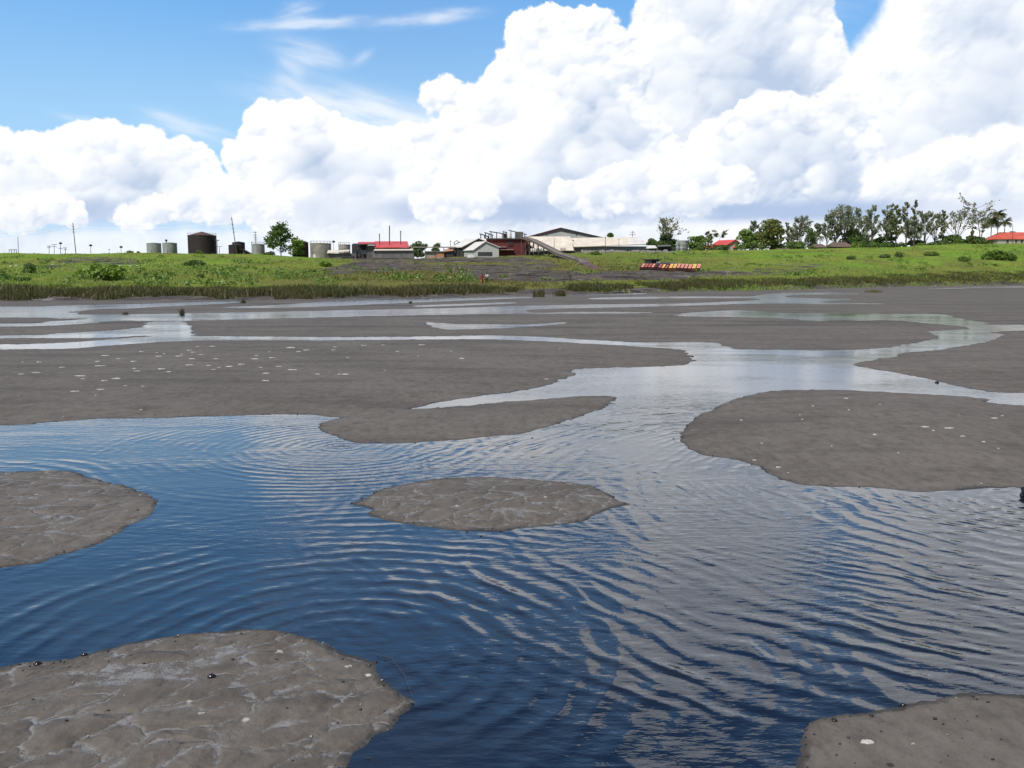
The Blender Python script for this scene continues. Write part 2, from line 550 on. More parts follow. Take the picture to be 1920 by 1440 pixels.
    fl = k.math('SUBTRACT', 1.0, k.ramp(k.math('ADD', fv.outputs[0], k.math('MULTIPLY', k.noise(p, 30, 2), 0.06)), 0.055, 0.085))
    fl = k.math('MULTIPLY', fl, k.math('GREATER_THAN', fr.outputs[0], 0.6))
    col = k.mix(k.math('MULTIPLY', fl, 0.8), col, (0.42, 0.40, 0.37, 1))
    # the wet rim just above the water
    wet = k.math('SUBTRACT', 1.0, k.ramp(k.math('ADD', z, k.math('MULTIPLY', k.math('SUBTRACT', mid, 0.5), 0.02)), -0.001, 0.007))
    col = k.mix(k.math('MULTIPLY', wet, 0.8), col, (0.016, 0.015, 0.015, 1))
    rough = k.fmix(wet, rough, 0.7)
    k.bsdf(Base_Color=col, Roughness=rough, Specular_IOR_Level=0.35, Normal=k.bump(h, 0.9, 1.0))
    return k.m


def water_material():
    k = N('lake_water')
    p = k.pos()
    xyz = k.n('ShaderNodeSeparateXYZ', {0: p})
    x, y = xyz.outputs[0], xyz.outputs[1]
    flat = k.n('ShaderNodeCombineXYZ', {0: x, 1: y, 2: 0.0}).outputs[0]
    wob = k.noise(flat, 0.55, 3, 0.55)
    wob2 = k.noise(flat, 2.3, 2, 0.5)

    def train(cx, cy, lam, amp, r0, r1, seed, wobble=1.6, gate_lo=0.38, gate_hi=0.62):
        d = k.vmath('DISTANCE', flat, (cx, cy, 0), out=1)
        ph = k.math('MULTIPLY', d, 2 * math.pi / lam)
        ph = k.math('ADD', ph, k.math('MULTIPLY', k.math('ADD', k.math('MULTIPLY', wob, 5.0), wob2), wobble * 2.0))
        s = k.math('MULTIPLY_ADD', k.math('SINE', ph), 0.5, 0.5)
        s = k.math('POWER', s, 1.5)
        rel = k.n('ShaderNodeSeparateXYZ', {0: k.vmath('SUBTRACT', flat, (cx, cy, 0))})
        ang = k.math('ARCTAN2', rel.outputs[1], rel.outputs[0])
        pv = k.n('ShaderNodeCombineXYZ', {0: k.math('MULTIPLY', k.math('ADD', d, k.math('MULTIPLY', wob, wobble * .35)), 1.15 / lam), 1: k.math('MULTIPLY', ang, 4.2), 2: seed * 1.7}).outputs[0]
        irr = k.ramp(k.noise(pv, 1.0, 1, 0.5), 0.28, 0.74)
        s = k.math('MULTIPLY_ADD', irr, 0.55, k.math('MULTIPLY', s, 0.9))
        gate = k.ramp(k.noise(k.vmath('ADD', flat, (seed * 7.3, seed * 3.1, seed)), 0.75, 3, 0.6), gate_lo, gate_hi)
        g = k.math('MULTIPLY', gate, k.math('SUBTRACT', 1.0, k.ramp(d, r0, r1)))
        return k.math('MULTIPLY', k.math('MULTIPLY', s, g), amp)

    h = train(-1.2, 5.9, 0.24, 0.0060, 2.6, 4.6, 1, 1.2, 0.36, 0.62)       # rings thrown back by the near island
    h = k.math('ADD', h, train(6.4, 10.0, 0.28, 0.0076, 7.0, 9.5, 2, 1.9, 0.36, 0.60))  # swell from the right hand channel
    h = k.math('ADD', h, train(5.4, 11.0, 0.17, 0.0036, 6.5, 9.5, 5, 1.8, 0.38, 0.62))
    h = k.math('ADD', h, train(-2.6, 13.3, 0.19, 0.0036, 2.2, 4.5, 3, 0.8))  # fine arcs left of the oval island
    h = k.math('ADD', h, train(-7.5, 9.5, 0.25, 0.0048, 2.5, 4.5, 4, 1.4))
    # small wind ripple, in ruffled and calm patches
    rip = k.noise(k.scale(flat, 5.0, 11.0, 1), 1.0, 3, 0.55)
    patch = k.ramp(k.noise(k.scale(flat, 0.10, 0.16, 1), 1.0, 3, 0.6), 0.42, 0.6)
    h = k.math('ADD', h, k.math('MULTIPLY', rip, k.math('MULTIPLY_ADD', patch, 0.006, 0.0022)))
    chop = k.noise(k.scale(flat, 1.1, 3.2, 1), 1.0, 3, 0.6)
    h = k.math('ADD', h, k.math('MULTIPLY', chop, k.math('MULTIPLY_ADD', patch, 0.009, 0.003)))
    silt = k.ramp(k.noise(flat, 0.5, 4, 0.6), 0.45, 0.7)
    col = k.mix(silt, (0.004, 0.008, 0.020, 1), (0.010, 0.012, 0.018, 1))
    ruf = k.math('MULTIPLY_ADD', k.ramp(y, 28.0, 90.0), 0.15, 0.03)
    k.bsdf(Base_Color=col, Roughness=ruf, IOR=1.56, Normal=k.bump(h, 1.0, 1.0))
    return k.m


MUD = mud_material('mud', False)
MUD_CRACK = mud_material('cracked_mud', True)
MX, MY, MSD, MGX, MGY, MZ = build_mud()

wm = MB()
wm.add([(-420, -60, 0), (420, -60, 0), (420, 262, 0), (-420, 262, 0)], [(0, 1, 2, 3)])
water = tag(wm.build('water', water_material()), 'dark blue rippled lake water between the mud banks', 'water', kind='structure')


# ------------------------------------------------------------------ hillside
DIRT = [(715, 500, 85, 11, 1), (850, 503, 110, 9, .8), (930, 508, 70, 14, .9), (1010, 517, 150, 12, 1), (1150, 518, 170, 9, 1.1), (1310, 513, 130, 7, 1), (640, 507, 40, 9, .9),
        (770, 489, 120, 5, .8), (1000, 497, 60, 12, .8), (185, 489, 95, 7, .75), (120, 500, 60, 5, .6), (1500, 498, 60, 6, .6), (1460, 508, 60, 6, .6), (900, 487, 120, 6, .9), (1330, 500, 10, 3, .5),
        (1085, 505, 35, 6, .5), (690, 483, 90, 4, 1), (1130, 470, 110, 2.5, .8), (1010, 549, 90, 4, .8), (1200, 544, 60, 3, .8)]


def build_hill():
    PX = np.arange(-420, 2340, 4.0)
    T = np.concatenate([np.linspace(-0.03, 0.3, 110), np.linspace(0.303, 1.02, 150), np.array([1.04, 1.07, 1.1, 1.15, 1.2, 1.3, 1.45, 1.7, 2.2, 3, 5, 9, 20])])
    u = (PX - 960) / 1675
    e = np.interp(PX, EDGE[:, 0], EDGE[:, 1])
    ye = -EYE / slopes(960, e)[1]
    Yg = ye[None, :] + T[:, None] * (YC - ye)[None, :]
    Xg = u[None, :] * Yg
    Z = land(Xg, Yg)
    v = np.stack([Xg, Yg, Z], -1).reshape(-1, 3)
    me = np_mesh('hillside', v, grid_faces(len(T), len(PX)))
    me.polygons.foreach_set('use_smooth', np.ones(len(me.polygons), bool))
    qx, qy = project(v[:, 0], v[:, 1], v[:, 2])
    wx = qx + 40 * fbm(v[:, 0] * 0.06, v[:, 1] * 0.06, 4, 71); wy = qy + 8 * fbm(v[:, 0] * 0.05, v[:, 1] * 0.05, 4, 72)
    d = np.zeros(len(v))
    for cx, cy, rx, ry, a in DIRT:
        q = ((wx - cx) / rx) ** 2 + ((wy - cy) / ry) ** 2
        d = np.maximum(d, a * (1 - sstep(0.55, 1.25, q)))
    tt = np.repeat(T, len(PX)); d = np.maximum(d, 1.2 * (1 - sstep(.02, .06, tt)))
    at_ = me.attributes.new('dirt', 'FLOAT', 'POINT')
    at_.data.foreach_set('value', d.astype(np.float32))
    dry = np.clip(np.exp(-((qx - 850) / 260) ** 2) * 1.1 + .7 * np.exp(-((qx - 1180) / 200) ** 2 - ((qy - 505) / 25) ** 2) + .5 * sstep(.42, .2, tt) + .6 * fbm(v[:, 0] * .02, v[:, 1] * .02, 4, 75), 0, 1)
    ad = me.attributes.new('dry', 'FLOAT', 'POINT'); ad.data.foreach_set('value', dry.astype(np.float32))
    k = N('hill_ground')
    p = k.pos()
    n1 = k.ramp(k.noise(k.scale(p, 1, 0.6, 1), 0.045, 5, 0.62), 0.36, 0.64)
    n2 = k.ramp(k.noise(p, 0.35, 5, 0.65), 0.35, 0.65)
    n3 = k.noise(p, 1.6, 3, 0.6)
    col = k.mix(n1, (0.140, 0.255, 0.038, 1), (0.210, 0.210, 0.058, 1))
    col = k.mix(k.math('MULTIPLY', n2, 0.6), col, (0.175, 0.300, 0.040, 1))
    col = k.mix(k.math('MULTIPLY', k.ramp(n3, 0.5, 0.75), 0.6), col, (0.045, 0.075, 0.016, 1))
    n4 = k.ramp(k.noise(k.vmath('ADD', k.scale(p, 1, 0.5, 1), (91, 13, 5)), 0.07, 6, 0.68), 0.48, 0.64)
    col = k.mix(k.math('MULTIPLY', n4, 0.6), col, (0.115, 0.095, 0.048, 1))
    col = k.mix(k.math('MULTIPLY', k.n('ShaderNodeAttribute', attribute_name='dry').outputs[2], 0.8), col, k.mix(n2, (0.115, 0.120, 0.038, 1), (0.150, 0.125, 0.052, 1)))
    dn = k.n('ShaderNodeAttribute', attribute_name='dirt').outputs[2]
    edge = k.math('ADD', dn, k.math('MULTIPLY', k.math('SUBTRACT', k.noise(p, 0.14, 6, 0.74), 0.5), 3.2))
    dm = k.ramp(edge, 0.52, 0.78)
    soil = k.mix(k.ramp(k.noise(p, 0.3, 5, 0.65), 0.38, 0.62), (0.075, 0.070, 0.072, 1), (0.125, 0.108, 0.095, 1))
    soil = k.mix(k.ramp(k.noise(k.vmath('ADD', p, (31, 7, 3)), 0.16, 6, 0.72), 0.5, 0.62), soil, (0.034, 0.031, 0.033, 1))
    soil = k.mix(k.ramp(k.noise(k.vmath('ADD', p, (11, 57, 3)), 0.25, 6, 0.72), 0.56, 0.66), soil, (0.22, 0.21, 0.21, 1))
    col = k.mix(dm, col, soil)
    k.bsdf(Base_Color=col, Roughness=0.95, Specular_IOR_Level=0.0, Normal=k.bump(k.math('ADD', n3, k.noise(p, 0.5, 4, 0.7)), 0.7, 0.6))
    o = link('hillside', me, k.m)
    tag(o, 'green hillside with bare grey dirt patches beyond the lake', 'hillside', kind='structure')


build_hill()


def dirt_at(px, py):
    d = 0
    for cx, cy, rx, ry, a in DIRT:
        d = np.maximum(d, a * (1 - sstep(0.5, 1.2, ((px - cx) / rx) ** 2 + ((py - cy) / ry) ** 2)))
    return d


def blades(name, P, h, w, nb, mat, label, cat, lean=0.35, kind='stuff', parent=None):
    """tufts of upright tapering blades at points P (n,3)"""
    n = len(P)
    B = np.repeat(P, nb, 0); H = np.repeat(h, nb) * RNG.uniform(.55, 1.1, n * nb); W = np.repeat(w, nb) * RNG.uniform(.6, 1.2, n * nb)
    B = B + np.stack([RNG.normal(0, .5, n * nb) * W * 5, RNG.normal(0, .5, n * nb) * W * 5, np.full(n * nb, -0.06)], -1)
    th = RNG.uniform(0, np.pi, n * nb)
    side = np.stack([np.cos(th), np.sin(th) * .6, np.zeros_like(th)], -1) * W[:, None]
    la = RNG.uniform(0, 2 * np.pi, n * nb); ll = np.abs(RNG.normal(0, lean, n * nb)) * H
    tip = B + np.stack([np.cos(la) * ll, np.sin(la) * ll, H], -1)
    mid = B * .45 + tip * .55 + np.stack([-np.cos(la) * ll * .15, -np.sin(la) * ll * .15, H * .05], -1)
    v = np.stack([B - side, B + side, mid + side * .8, mid - side * .8, tip], 1).reshape(-1, 3)
    b = np.arange(n * nb)[:, None] * 5
    f = np.concatenate([b + np.array([[0, 1, 2]]), b + np.array([[0, 2, 3]]), b + np.array([[3, 2, 4]])], 0)
    if parent is not None:
        v = v - np.array(parent.location)
    o = link(name, np_mesh(name, v, f, 3), mat, parent)
    if parent is None:
        tag(o, label, cat, kind=kind)
    return o


REED = leaf_mat('reed_leaf', (0.056, 0.076, 0.015, 1), (0.090, 0.078, 0.026, 1), 0.12)
REED2 = leaf_mat('reed_leaf_green', (0.085, 0.12, 0.014, 1), (0.125, 0.12, 0.024, 1), 0.1)
GRASS = leaf_mat('grass_leaf', (0.150, 0.300, 0.032, 1), (0.250, 0.275, 0.058, 1), 0.05)

OLIVE = leaf_mat('grass_leaf_olive', (0.115, 0.130, 0.026, 1), (0.165, 0.140, 0.050, 1), 0.07)


def build_reeds():
    # belt of reeds along the foot of the slope, measured back from the lake edge in metres
    n = 62000
    px = RNG.uniform(-230, 2150, n)
    e = np.interp(px, EDGE[:, 0], EDGE[:, 1])
    ye = -EYE / slopes(960, e)[1]
    depth = np.interp(px, [-300, 300, 700, 900, 1000, 1250, 1500, 1700, 2200], [30, 31, 28, 26, 22, 33, 42, 52, 56])
    t = RNG.uniform(0, 1, n) ** 0.8
    Y = ye + 0.6 + t * depth
    X = (px - 960) / 1675 * Y
    keep = fbm(X * .16, Y * .05, 4, 81) > -0.34 + 0.55 * np.exp(-((px - 1010) / 60) ** 2) * (t < .7) + .35 * np.exp(-((px - 1210) / 45) ** 2) * (t < .5) + 0.35 * (t > .7) + 0.5 * sstep(.22, 0, t) + .3 * (t > .55)
    X, Y, t = X[keep], Y[keep], t[keep]
    P = np.stack([X, Y, land(X, Y)], -1)
    h = RNG.uniform(.35, 1.1, len(P)) * (1.0 - .45 * t) * (1 + .9 * perlin(X * .12, Y * .12, 82))
    low = t < RNG.uniform(.05, .75, len(P))
    blades('reeds', P[low], h[low], np.full(low.sum(), .05), 4, REED, 'dark olive brown reeds lining the far shore', 'reeds')
    blades('reeds', P[~low], h[~low] * .75, np.full((~low).sum(), .05), 4, REED2, 'olive green reeds standing behind the dark shore reeds', 'reeds')


def build_grass():
    n = 60000
    px = RNG.uniform(-230, 2150, n); py = RNG.uniform(455, 548, n)
    u, v = slopes(px, py)
    # march down the sight lines in bulk
    Ys = np.linspace(85, 405, 420)
    Yh = np.full(n, np.nan)
    for Y in Ys:
        m = np.isnan(Yh)
        if not m.any(): break
        hit = (EYE + v[m] * Y) <= land(u[m] * Y, np.full(m.sum(), Y))
        idx = np.where(m)[0][hit]
        Yh[idx] = Y
    ok = ~np.isnan(Yh) & (Yh < 403)
    Y = Yh[ok] + RNG.uniform(-1, 1, ok.sum()); X = u[ok] * Y
    d = dirt_at(px[ok], py[ok])
    keep = (RNG.uniform(0, 1, len(X)) > d * .82) & (fbm(X * .07, Y * .05, 3, 91) > -.12)
    X, Y = X[keep], Y[keep]
    P = np.stack([X, Y, land(X, Y)], -1)
    clump = np.clip(1 + 1.6 * fbm(X * .05, Y * .05, 3, 92), .3, 2)
    h = RNG.uniform(.2, .55, len(P)) * clump
    q = project(P[:, 0], P[:, 1], P[:, 2])
    dry = np.exp(-((q[0] - 850) / 260) ** 2) * 1.1 + .7 * np.exp(-((q[0] - 1180) / 200) ** 2 - ((q[1] - 505) / 25) ** 2) + .6 * fbm(P[:, 0] * .02, P[:, 1] * .02, 4, 75)
    g = RNG.uniform(.2, .75, len(P)) > dry
    w = .035 + .07 * h * Y / 300
    blades('grass', P[g], h[g], w[g], 4, GRASS, 'bright green rough grass growing over the hillside', 'grass', lean=.6)
    blades('grass', P[~g], h[~g], w[~g], 4, OLIVE, 'olive and straw coloured grass round the grey dirt', 'grass', lean=.6)


build_reeds()
build_grass()

# ------------------------------------------------------------------ materials for the built things
M = dict(
    tank_grey=surf('tank_grey', (.36, .38, .37, 1), (.26, .27, .26, 1), .5, .55, .5, rust=(.14, .08, .05, 1), rust_amt=.15),
    tank_pale=surf('tank_pale', (.36, .345, .30, 1), (.27, .25, .21, 1), .5, .6, .7, rust=(.13, .07, .04, 1), rust_amt=.3),
    tank_dark=surf('tank_dark', (.020, .015, .017, 1), (.032, .02, .018, 1), .4, .7, .5),
    tank_rust=surf('tank_rust', (.045, .018, .014, 1), (.028, .013, .012, 1), .5, .75, .5),
    rusty_roof=surf('rusty_roof', (.11, .055, .045, 1), (.07, .035, .03, 1), .6, .7),
    steel=surf('steel', (.10, .095, .09, 1), (.06, .055, .05, 1), 1, .6),
    wood=surf('weathered_wood', (.12, .10, .085, 1), (.07, .06, .05, 1), 1.5, .85, .6),
    grey_wood=surf('grey_wood', (.23, .20, .175, 1), (.15, .13, .115, 1), 1.5, .85, .4),
    pale_wood=surf('pale_wood', (.40, .35, .28, 1), (.25, .21, .17, 1), 1.5, .8),
    tin=surf('tin_roof', (.74, .67, .56, 1), (.62, .55, .45, 1), .25, .6, .25, ribs=1.3, rust=(.25, .14, .09, 1), rust_amt=.15),
    tin_white=surf('tin_white', (.72, .70, .66, 1), (.60, .57, .52, 1), .3, .55, .2, ribs=1.3),
    tin_tan=surf('tin_tan', (.42, .35, .27, 1), (.30, .24, .19, 1), .4, .65, .4, rust=(.20, .10, .07, 1), rust_amt=.4),
    red_roof=surf('red_roof', (.62, .085, .075, 1), (.50, .07, .06, 1), .3, .5, .2, ribs=1.3),
    orange_roof=surf('orange_roof', (.62, .12, .075, 1), (.50, .09, .06, 1), .3, .55, .15, ribs=1.3),
    grey_wall=surf('grey_sheet_wall', (.34, .36, .36, 1), (.26, .27, .27, 1), .3, .7, .5, ribs=1.3),
    dark_wall=surf('dark_sheet_wall', (.055, .055, .058, 1), (.035, .033, .034, 1), .5, .8, .6),
    mid_wall=surf('mid_grey_wall', (.16, .155, .15, 1), (.10, .095, .09, 1), .4, .8, .7, ribs=1.0, rust=(.09, .05, .035, 1), rust_amt=.2),
    blue_wall=surf('blue_grey_wall', (.22, .25, .29, 1), (.17, .19, .22, 1), .3, .75, .4),
    drab_wall=surf('drab_sheet_wall', (.20, .20, .19, 1), (.14, .135, .13, 1), .3, .75, .6, ribs=1.3, rust=(.10, .06, .04, 1), rust_amt=.2),
    red_wall=surf('red_oxide_wall', (.16, .022, .024, 1), (.10, .018, .018, 1), .5, .8, .6, rust=(.03, .014, .012, 1), rust_amt=.45),
    dark_roof=surf('dark_roof', (.030, .030, .034, 1), (.05, .045, .045, 1), .8, .6),
    maroon=surf('maroon_trim', (.12, .025, .03, 1), (.08, .02, .025, 1), .5, .6),
    gable_grey=surf('gable_grey', (.50, .51, .48, 1), (.43, .44, .42, 1), .2, .7, .3, ribs=.8),
    stone_pale=surf('pale_rubble', (.40, .38, .35, 1), (.22, .2, .19, 1), 1.0, .85),
    orange=surf('orange_stain', (.55, .27, .14, 1), (.40, .18, .10, 1), 1, .8),
    concrete=surf('concrete', (.33, .31, .28, 1), (.22, .2, .18, 1), .6, .85, .4),
    brown_roof=surf('brown_roof', (.15, .105, .085, 1), (.10, .07, .06, 1), .6, .8, .2),
    white_paint=surf('white_paint', (.72, .72, .70, 1), (.6, .6, .58, 1), 1, .5),
    cream=surf('cream_wall', (.50, .46, .42, 1), (.4, .36, .33, 1), .5, .75, .3),
    glass=surf('dark_window', (.02, .022, .026, 1), (.03, .03, .035, 1), 1, .15),
    tub_red=surf('tub_red', (.52, .15, .12, 1), (.42, .10, .085, 1), 1.4, .6, .3, rust=(.09, .03, .02, 1), rust_amt=.35),
    tub_pink=surf('tub_pink', (.72, .30, .24, 1), (.60, .22, .17, 1), 1.4, .6, .3, rust=(.12, .04, .03, 1), rust_amt=.15),
    tub_yellow=surf('tub_yellow', (.78, .50, .13, 1), (.68, .40, .10, 1), 1.4, .6, .3, rust=(.16, .05, .03, 1), rust_amt=.2),
    tub_body_red=surf('tub_body_red', (.06, .012, .011, 1), (.035, .010, .009, 1), 1.4, .7, .5),
    tub_body_yellow=surf('tub_body_yellow', (.15, .055, .014, 1), (.07, .022, .01, 1), 1.4, .7, .5),
    tar=surf('glossy_tar', (.012, .011, .011, 1), (.02, .018, .018, 1), 8, .18),
    flake=surf('white_patch', (.60, .57, .53, 1), (.30, .28, .26, 1), 5, .6),  # thin pale flakes lying on the mud
    skin=surf('skin', (.12, .065, .045, 1), (.10, .055, .04, 1), 5, .6),
    red_cloth=surf('red_cloth', (.40, .03, .03, 1), (.3, .02, .02, 1), 5, .8),
    white_cloth=surf('white_cloth', (.70, .71, .70, 1), (.6, .6, .6, 1), 5, .8),
    dark_cloth=surf('dark_cloth', (.03, .03, .05, 1), (.05, .05, .07, 1), 5, .85),
    hair=surf('hair', (.012, .01, .01, 1), (.02, .016, .014, 1), 9, .6),
    bark=surf('bark', (.13, .11, .09, 1), (.085, .072, .06, 1), 1.2, .9, .5),
    pale_bark=surf('pale_bark', (.20, .18, .155, 1), (.12, .105, .09, 1), 1.2, .9, .5),
)
LEAF = dict(
    dark=leaf_mat('leaf_dark', (0.074, 0.133, 0.038, 1), (0.130, 0.198, 0.052, 1)),
    mid=leaf_mat('leaf_mid', (0.092, 0.171, 0.031, 1), (0.154, 0.231, 0.042, 1)),
    light=leaf_mat('leaf_light', (0.111, 0.208, 0.021, 1), (0.182, 0.273, 0.034, 1)),
    olive=leaf_mat('leaf_olive', (0.112, 0.150, 0.039, 1), (0.180, 0.195, 0.054, 1)),
    grey=leaf_mat('leaf_grey', (0.189, 0.223, 0.135, 1), (0.270, 0.290, 0.196, 1)),
    dry=leaf_mat('leaf_dry', (0.203, 0.209, 0.121, 1), (0.270, 0.263, 0.162, 1)),
    flame=leaf_mat('leaf_flame', (.32, .07, .015, 1), (.12, .11, .02, 1), 0.8),
    palm=leaf_mat('leaf_palm', (.055, .085, .02, 1), (.11, .115, .035, 1)),
)
px_m = lambda Y: Y / 1675.0


# ------------------------------------------------------------------ foliage
def leaf_mesh(C, size, aspect=1.6, axis=None, flat=0.0):
    """leaf-clump quads (bent diamonds) at centres C; axis: preferred long direction per leaf"""
    n = len(C)
    a = RNG.normal(0, 1, (n, 3))
    if axis is not None: a = axis + a * 0.35
    a /= np.linalg.norm(a, axis=1)[:, None] + 1e-9
    b = RNG.normal(0, 1, (n, 3)); b[:, 2] *= (1 - flat)
    b -= (b * a).sum(1)[:, None] * a
    b /= np.linalg.norm(b, axis=1)[:, None] + 1e-9
    c = np.cross(a, b)
    s = (size * RNG.uniform(.6, 1.3, n))[:, None]
    A = a * s * aspect * .5; B = b * s * .5; Nn = c * s * .16
    v = np.stack([C - A, C + B * 1.0 + Nn, C + A, C - B * 1.0 + Nn], 1).reshape(-1, 3)
    f = np.arange(n)[:, None] * 4 + np.array([[0, 1, 2, 3]])
    return v, f


def crown_obj(C, size, mat, root, aspect=1.6, axis=None, name='crown'):
    v, f = leaf_mesh(np.asarray(C), size, aspect, axis)
    return link(name, np_mesh(name, v, f), mat, root)


def local(mb, name, mat, root):
    """mesh whose coordinates are already relative to its thing"""
    me = bpy.data.meshes.new(name)
    me.from_pydata(mb.v, [], mb.f)
    return link(name, me, mat, root)


def blob_leaves(c, r, n):
    d = RNG.normal(0, 1, (n, 3)); d /= np.linalg.norm(d, axis=1)[:, None]
    rr = RNG.uniform(.45, 1.05, n) ** .6
    return np.array(c) + d * np.array(r) * rr[:, None]


def broad_tree(name, label, cat, base, h, w, leaf, seed, trunk_h=.25, lobes=12, per=150, ls=None, group=None, bark='bark', top=None):
    rs = random.Random(seed)
    t = thing(name, label, cat, base, group)
    mb = MB(); C = []
    tr = h * .022 + .05
    lean = rs.uniform(-.04, .04) * h
    fork = (lean, 0, h * max(trunk_h, .12))
    mb.path([(0, 0, -.5), (lean * .4, 0, h * trunk_h * .5), fork, (lean * 1.3, 0, h * .7)], [tr * 1.3, tr, tr * .8, tr * .3], 7)
    for i in range(lobes):
        a = rs.uniform(0, 6.283); q = rs.random() ** .5
        zz = rs.uniform(trunk_h + .04, .88)
        env = math.sin(math.pi * min(1, max(0, (zz - trunk_h + .12) / (1.06 - trunk_h)))) ** .6
        if top == 'cone': env *= (1.25 - zz)
        c = (math.cos(a) * q * w * .40 * env + lean, math.sin(a) * q * w * .34 * env, zz * h)
        r = rs.uniform(.16, .26)
        C.append(blob_leaves(c, (r * w, r * w * .9, r * h * .62), per))
        mb.path([(fork[0], fork[1], min(c[2] * .7, h * .45)), ((fork[0] + c[0]) / 2, c[1] / 2, c[2] * .85), c], [tr * .5, tr * .3, tr * .1], 5)
    local(mb, 'trunk', M[bark], t)
    crown_obj(np.concatenate(C), ls or max(.35, w * .055), LEAF[leaf], t)
    return t


def limb_tree(name, label, cat, base, h, w, leaf, seed, limbs=14, per=26, up=.55, first=.25, bark='pale_bark', ls=.55, group=None, aspect=2.4, stems=1, flat=False, spread=1.0):
    """open tree: trunk(s) with visible ascending limbs carrying thin sprays of foliage"""
    rs = random.Random(seed)
    t = thing(name, label, cat, base, group)
    mb = MB(); C = []; AX = []
    tr = h * .013 + .06
    for s_ in range(stems):
        off = (s_ - (stems - 1) / 2) * w * .10
        lx = off * 3.2 + rs.uniform(-.05, .05) * h
        trunk = [Vector((off * .3 + lx * k * k, rs.uniform(-.1, .1), h * k * (1 - .12 * abs(s_ - (stems - 1) / 2)))) for k in (-.03, .2, .4, .6, .8, 1.0)]
        mb.path(trunk, [tr * 1.2, tr, tr * .8, tr * .6, tr * .35, tr * .12], 6)
        for i in range(limbs):
            k = first + (1 - first) * ((i + rs.random()) / limbs)
            j = min(4, int(k * 5)); fr = k * 5 - j
            p = trunk[j].lerp(trunk[j + 1], fr)
            a = rs.uniform(0, 6.283)
            if flat:
                L = w * .5 * rs.uniform(.5, 1.0) * spread
                d = Vector((math.cos(a), math.sin(a) * .6, rs.uniform(.05, up)))
            else:
                L = w * .5 * (1.12 - k * .8) * rs.uniform(.65, 1.15) * spread
                d = Vector((math.cos(a), math.sin(a), up * rs.uniform(.7, 1.6)))
            d.normalize()
            q = p + d * L * .55 + Vector((0, 0, L * .04))
            e = p + d * L + Vector((0, 0, L * (.10 if not flat else rs.uniform(-.02, .18))))
            mb.path([p, q, e], [tr * .42 * (1.1 - k * .6), tr * .24, tr * .07], 5)
            # side twigs
            ends = [(q, e)]
            for _ in range(3):
                b = p.lerp(e, rs.uniform(.4, .9))
                dd = (d + Vector((rs.uniform(-.8, .8), rs.uniform(-.8, .8), rs.uniform(-.1, .7)))).normalized()
                ee = b + dd * L * rs.uniform(.2, .42)
                mb.bar(b, ee, tr * .12, tr * .05, 4)
                ends.append((b, ee))
            for (b, ee) in ends:
                m = max(3, int(per * rs.uniform(.5, 1.2) / 4))
                tt = RNG.uniform(.15, 1.05, m)[:, None]
                pts = np.array(b) * (1 - tt) + np.array(ee) * tt + RNG.normal(0, .045 * w * (.6 if flat else 1), (m, 3)) * np.array([1, 1, .8])
                C.append(pts); AX.append(np.repeat(np.array((ee - b).normalized())[None], m, 0))
    local(mb, 'trunk', M[bark], t)
    crown_obj(np.concatenate(C), ls, LEAF[leaf], t, aspect, np.concatenate(AX))
    return t


def palm(name, label, base, h, fr_len, seed, n=16, lean=0.0, droop=1.0):
    rs = random.Random(seed)
    t = thing(name, label, 'palm', base)
    mb = MB()
    top = Vector((lean, 0, h))
    mb.path([Vector((0, 0, -.4)), Vector((lean * .2, 0, h * .4)), Vector((lean * .6, 0, h * .75)), top], [.26, .2, .17, .14], 8)
    local(mb, 'trunk', M['pale_bark'], t)
    for i in range(n):
        a = 6.283 * i / n + rs.uniform(-.2, .2); e0 = rs.uniform(-.1, 1.2)
        fb = MB(); p = top.copy(); d = Vector((math.cos(a) * math.cos(e0), math.sin(a) * math.cos(e0), math.sin(e0)))
        L = fr_len * rs.uniform(.8, 1.1)
        pts = [p]
        for s_ in range(7):
            pts.append(pts[-1] + d * L / 7)
            d = (d + Vector((0, 0, -.24 * droop))).normalized()
        for s_ in range(7):
            q0, q1 = pts[s_], pts[s_ + 1]
            ax = (q1 - q0).normalized(); sd = ax.cross(Vector((0, 0, 1)))
            if sd.length < .05: sd = Vector((1, 0, 0))
            sd.normalize()
            fb.bar(q0, q1, .035, .025, 3)
            wd = L * .32 * math.sin(math.pi * (s_ + .7) / 8)
            for g in (-1, 1):
                for u_ in (0, .5):
                    r0 = q0.lerp(q1, u_); r1 = q0.lerp(q1, u_ + .5)
                    tip = r1 + sd * g * wd + ax * wd * .5 - Vector((0, 0, wd * .55))
                    fb.add([r0, r1, tip], [(0, 1, 2)])
        local(fb, 'frond', LEAF['palm'], t)
    return t


def bush(name, label, base, w, h, leaf, seed, per=90, lobes=9, ls=None, group=None, depth=.7, cat='bush'):
    rs = random.Random(seed)
    t = thing(name, label, cat, base, group)
    mb = MB(); C = []
    for i in range(lobes):
        a = rs.uniform(0, 6.283); q = rs.random() ** .5
        rz = rs.uniform(.28, .46) * h
        c = (math.cos(a) * q * w * .36, math.sin(a) * q * w * .36 * depth, max(rz * .6, h * rs.uniform(.25, .78) * (1 - .4 * q)))
        rr = rs.uniform(.16, .26) * w
        C.append(blob_leaves(c, (rr, rr * depth, rz), per))
        mb.path([(c[0] * .2, c[1] * .2, -.3), (c[0] * .6, c[1] * .6, c[2] * .5), c], [.05, .035, .015], 4)
    local(mb, 'stem', M['bark'], t)
    crown_obj(np.concatenate(C), ls or max(.2, w * .06), LEAF[leaf], t, 1.5, name='foliage')
    return t


def back(px, pyb, Y):
    """point on a sight line at depth Y (things that stand behind the crest)"""
    return at(px, pyb, Y)


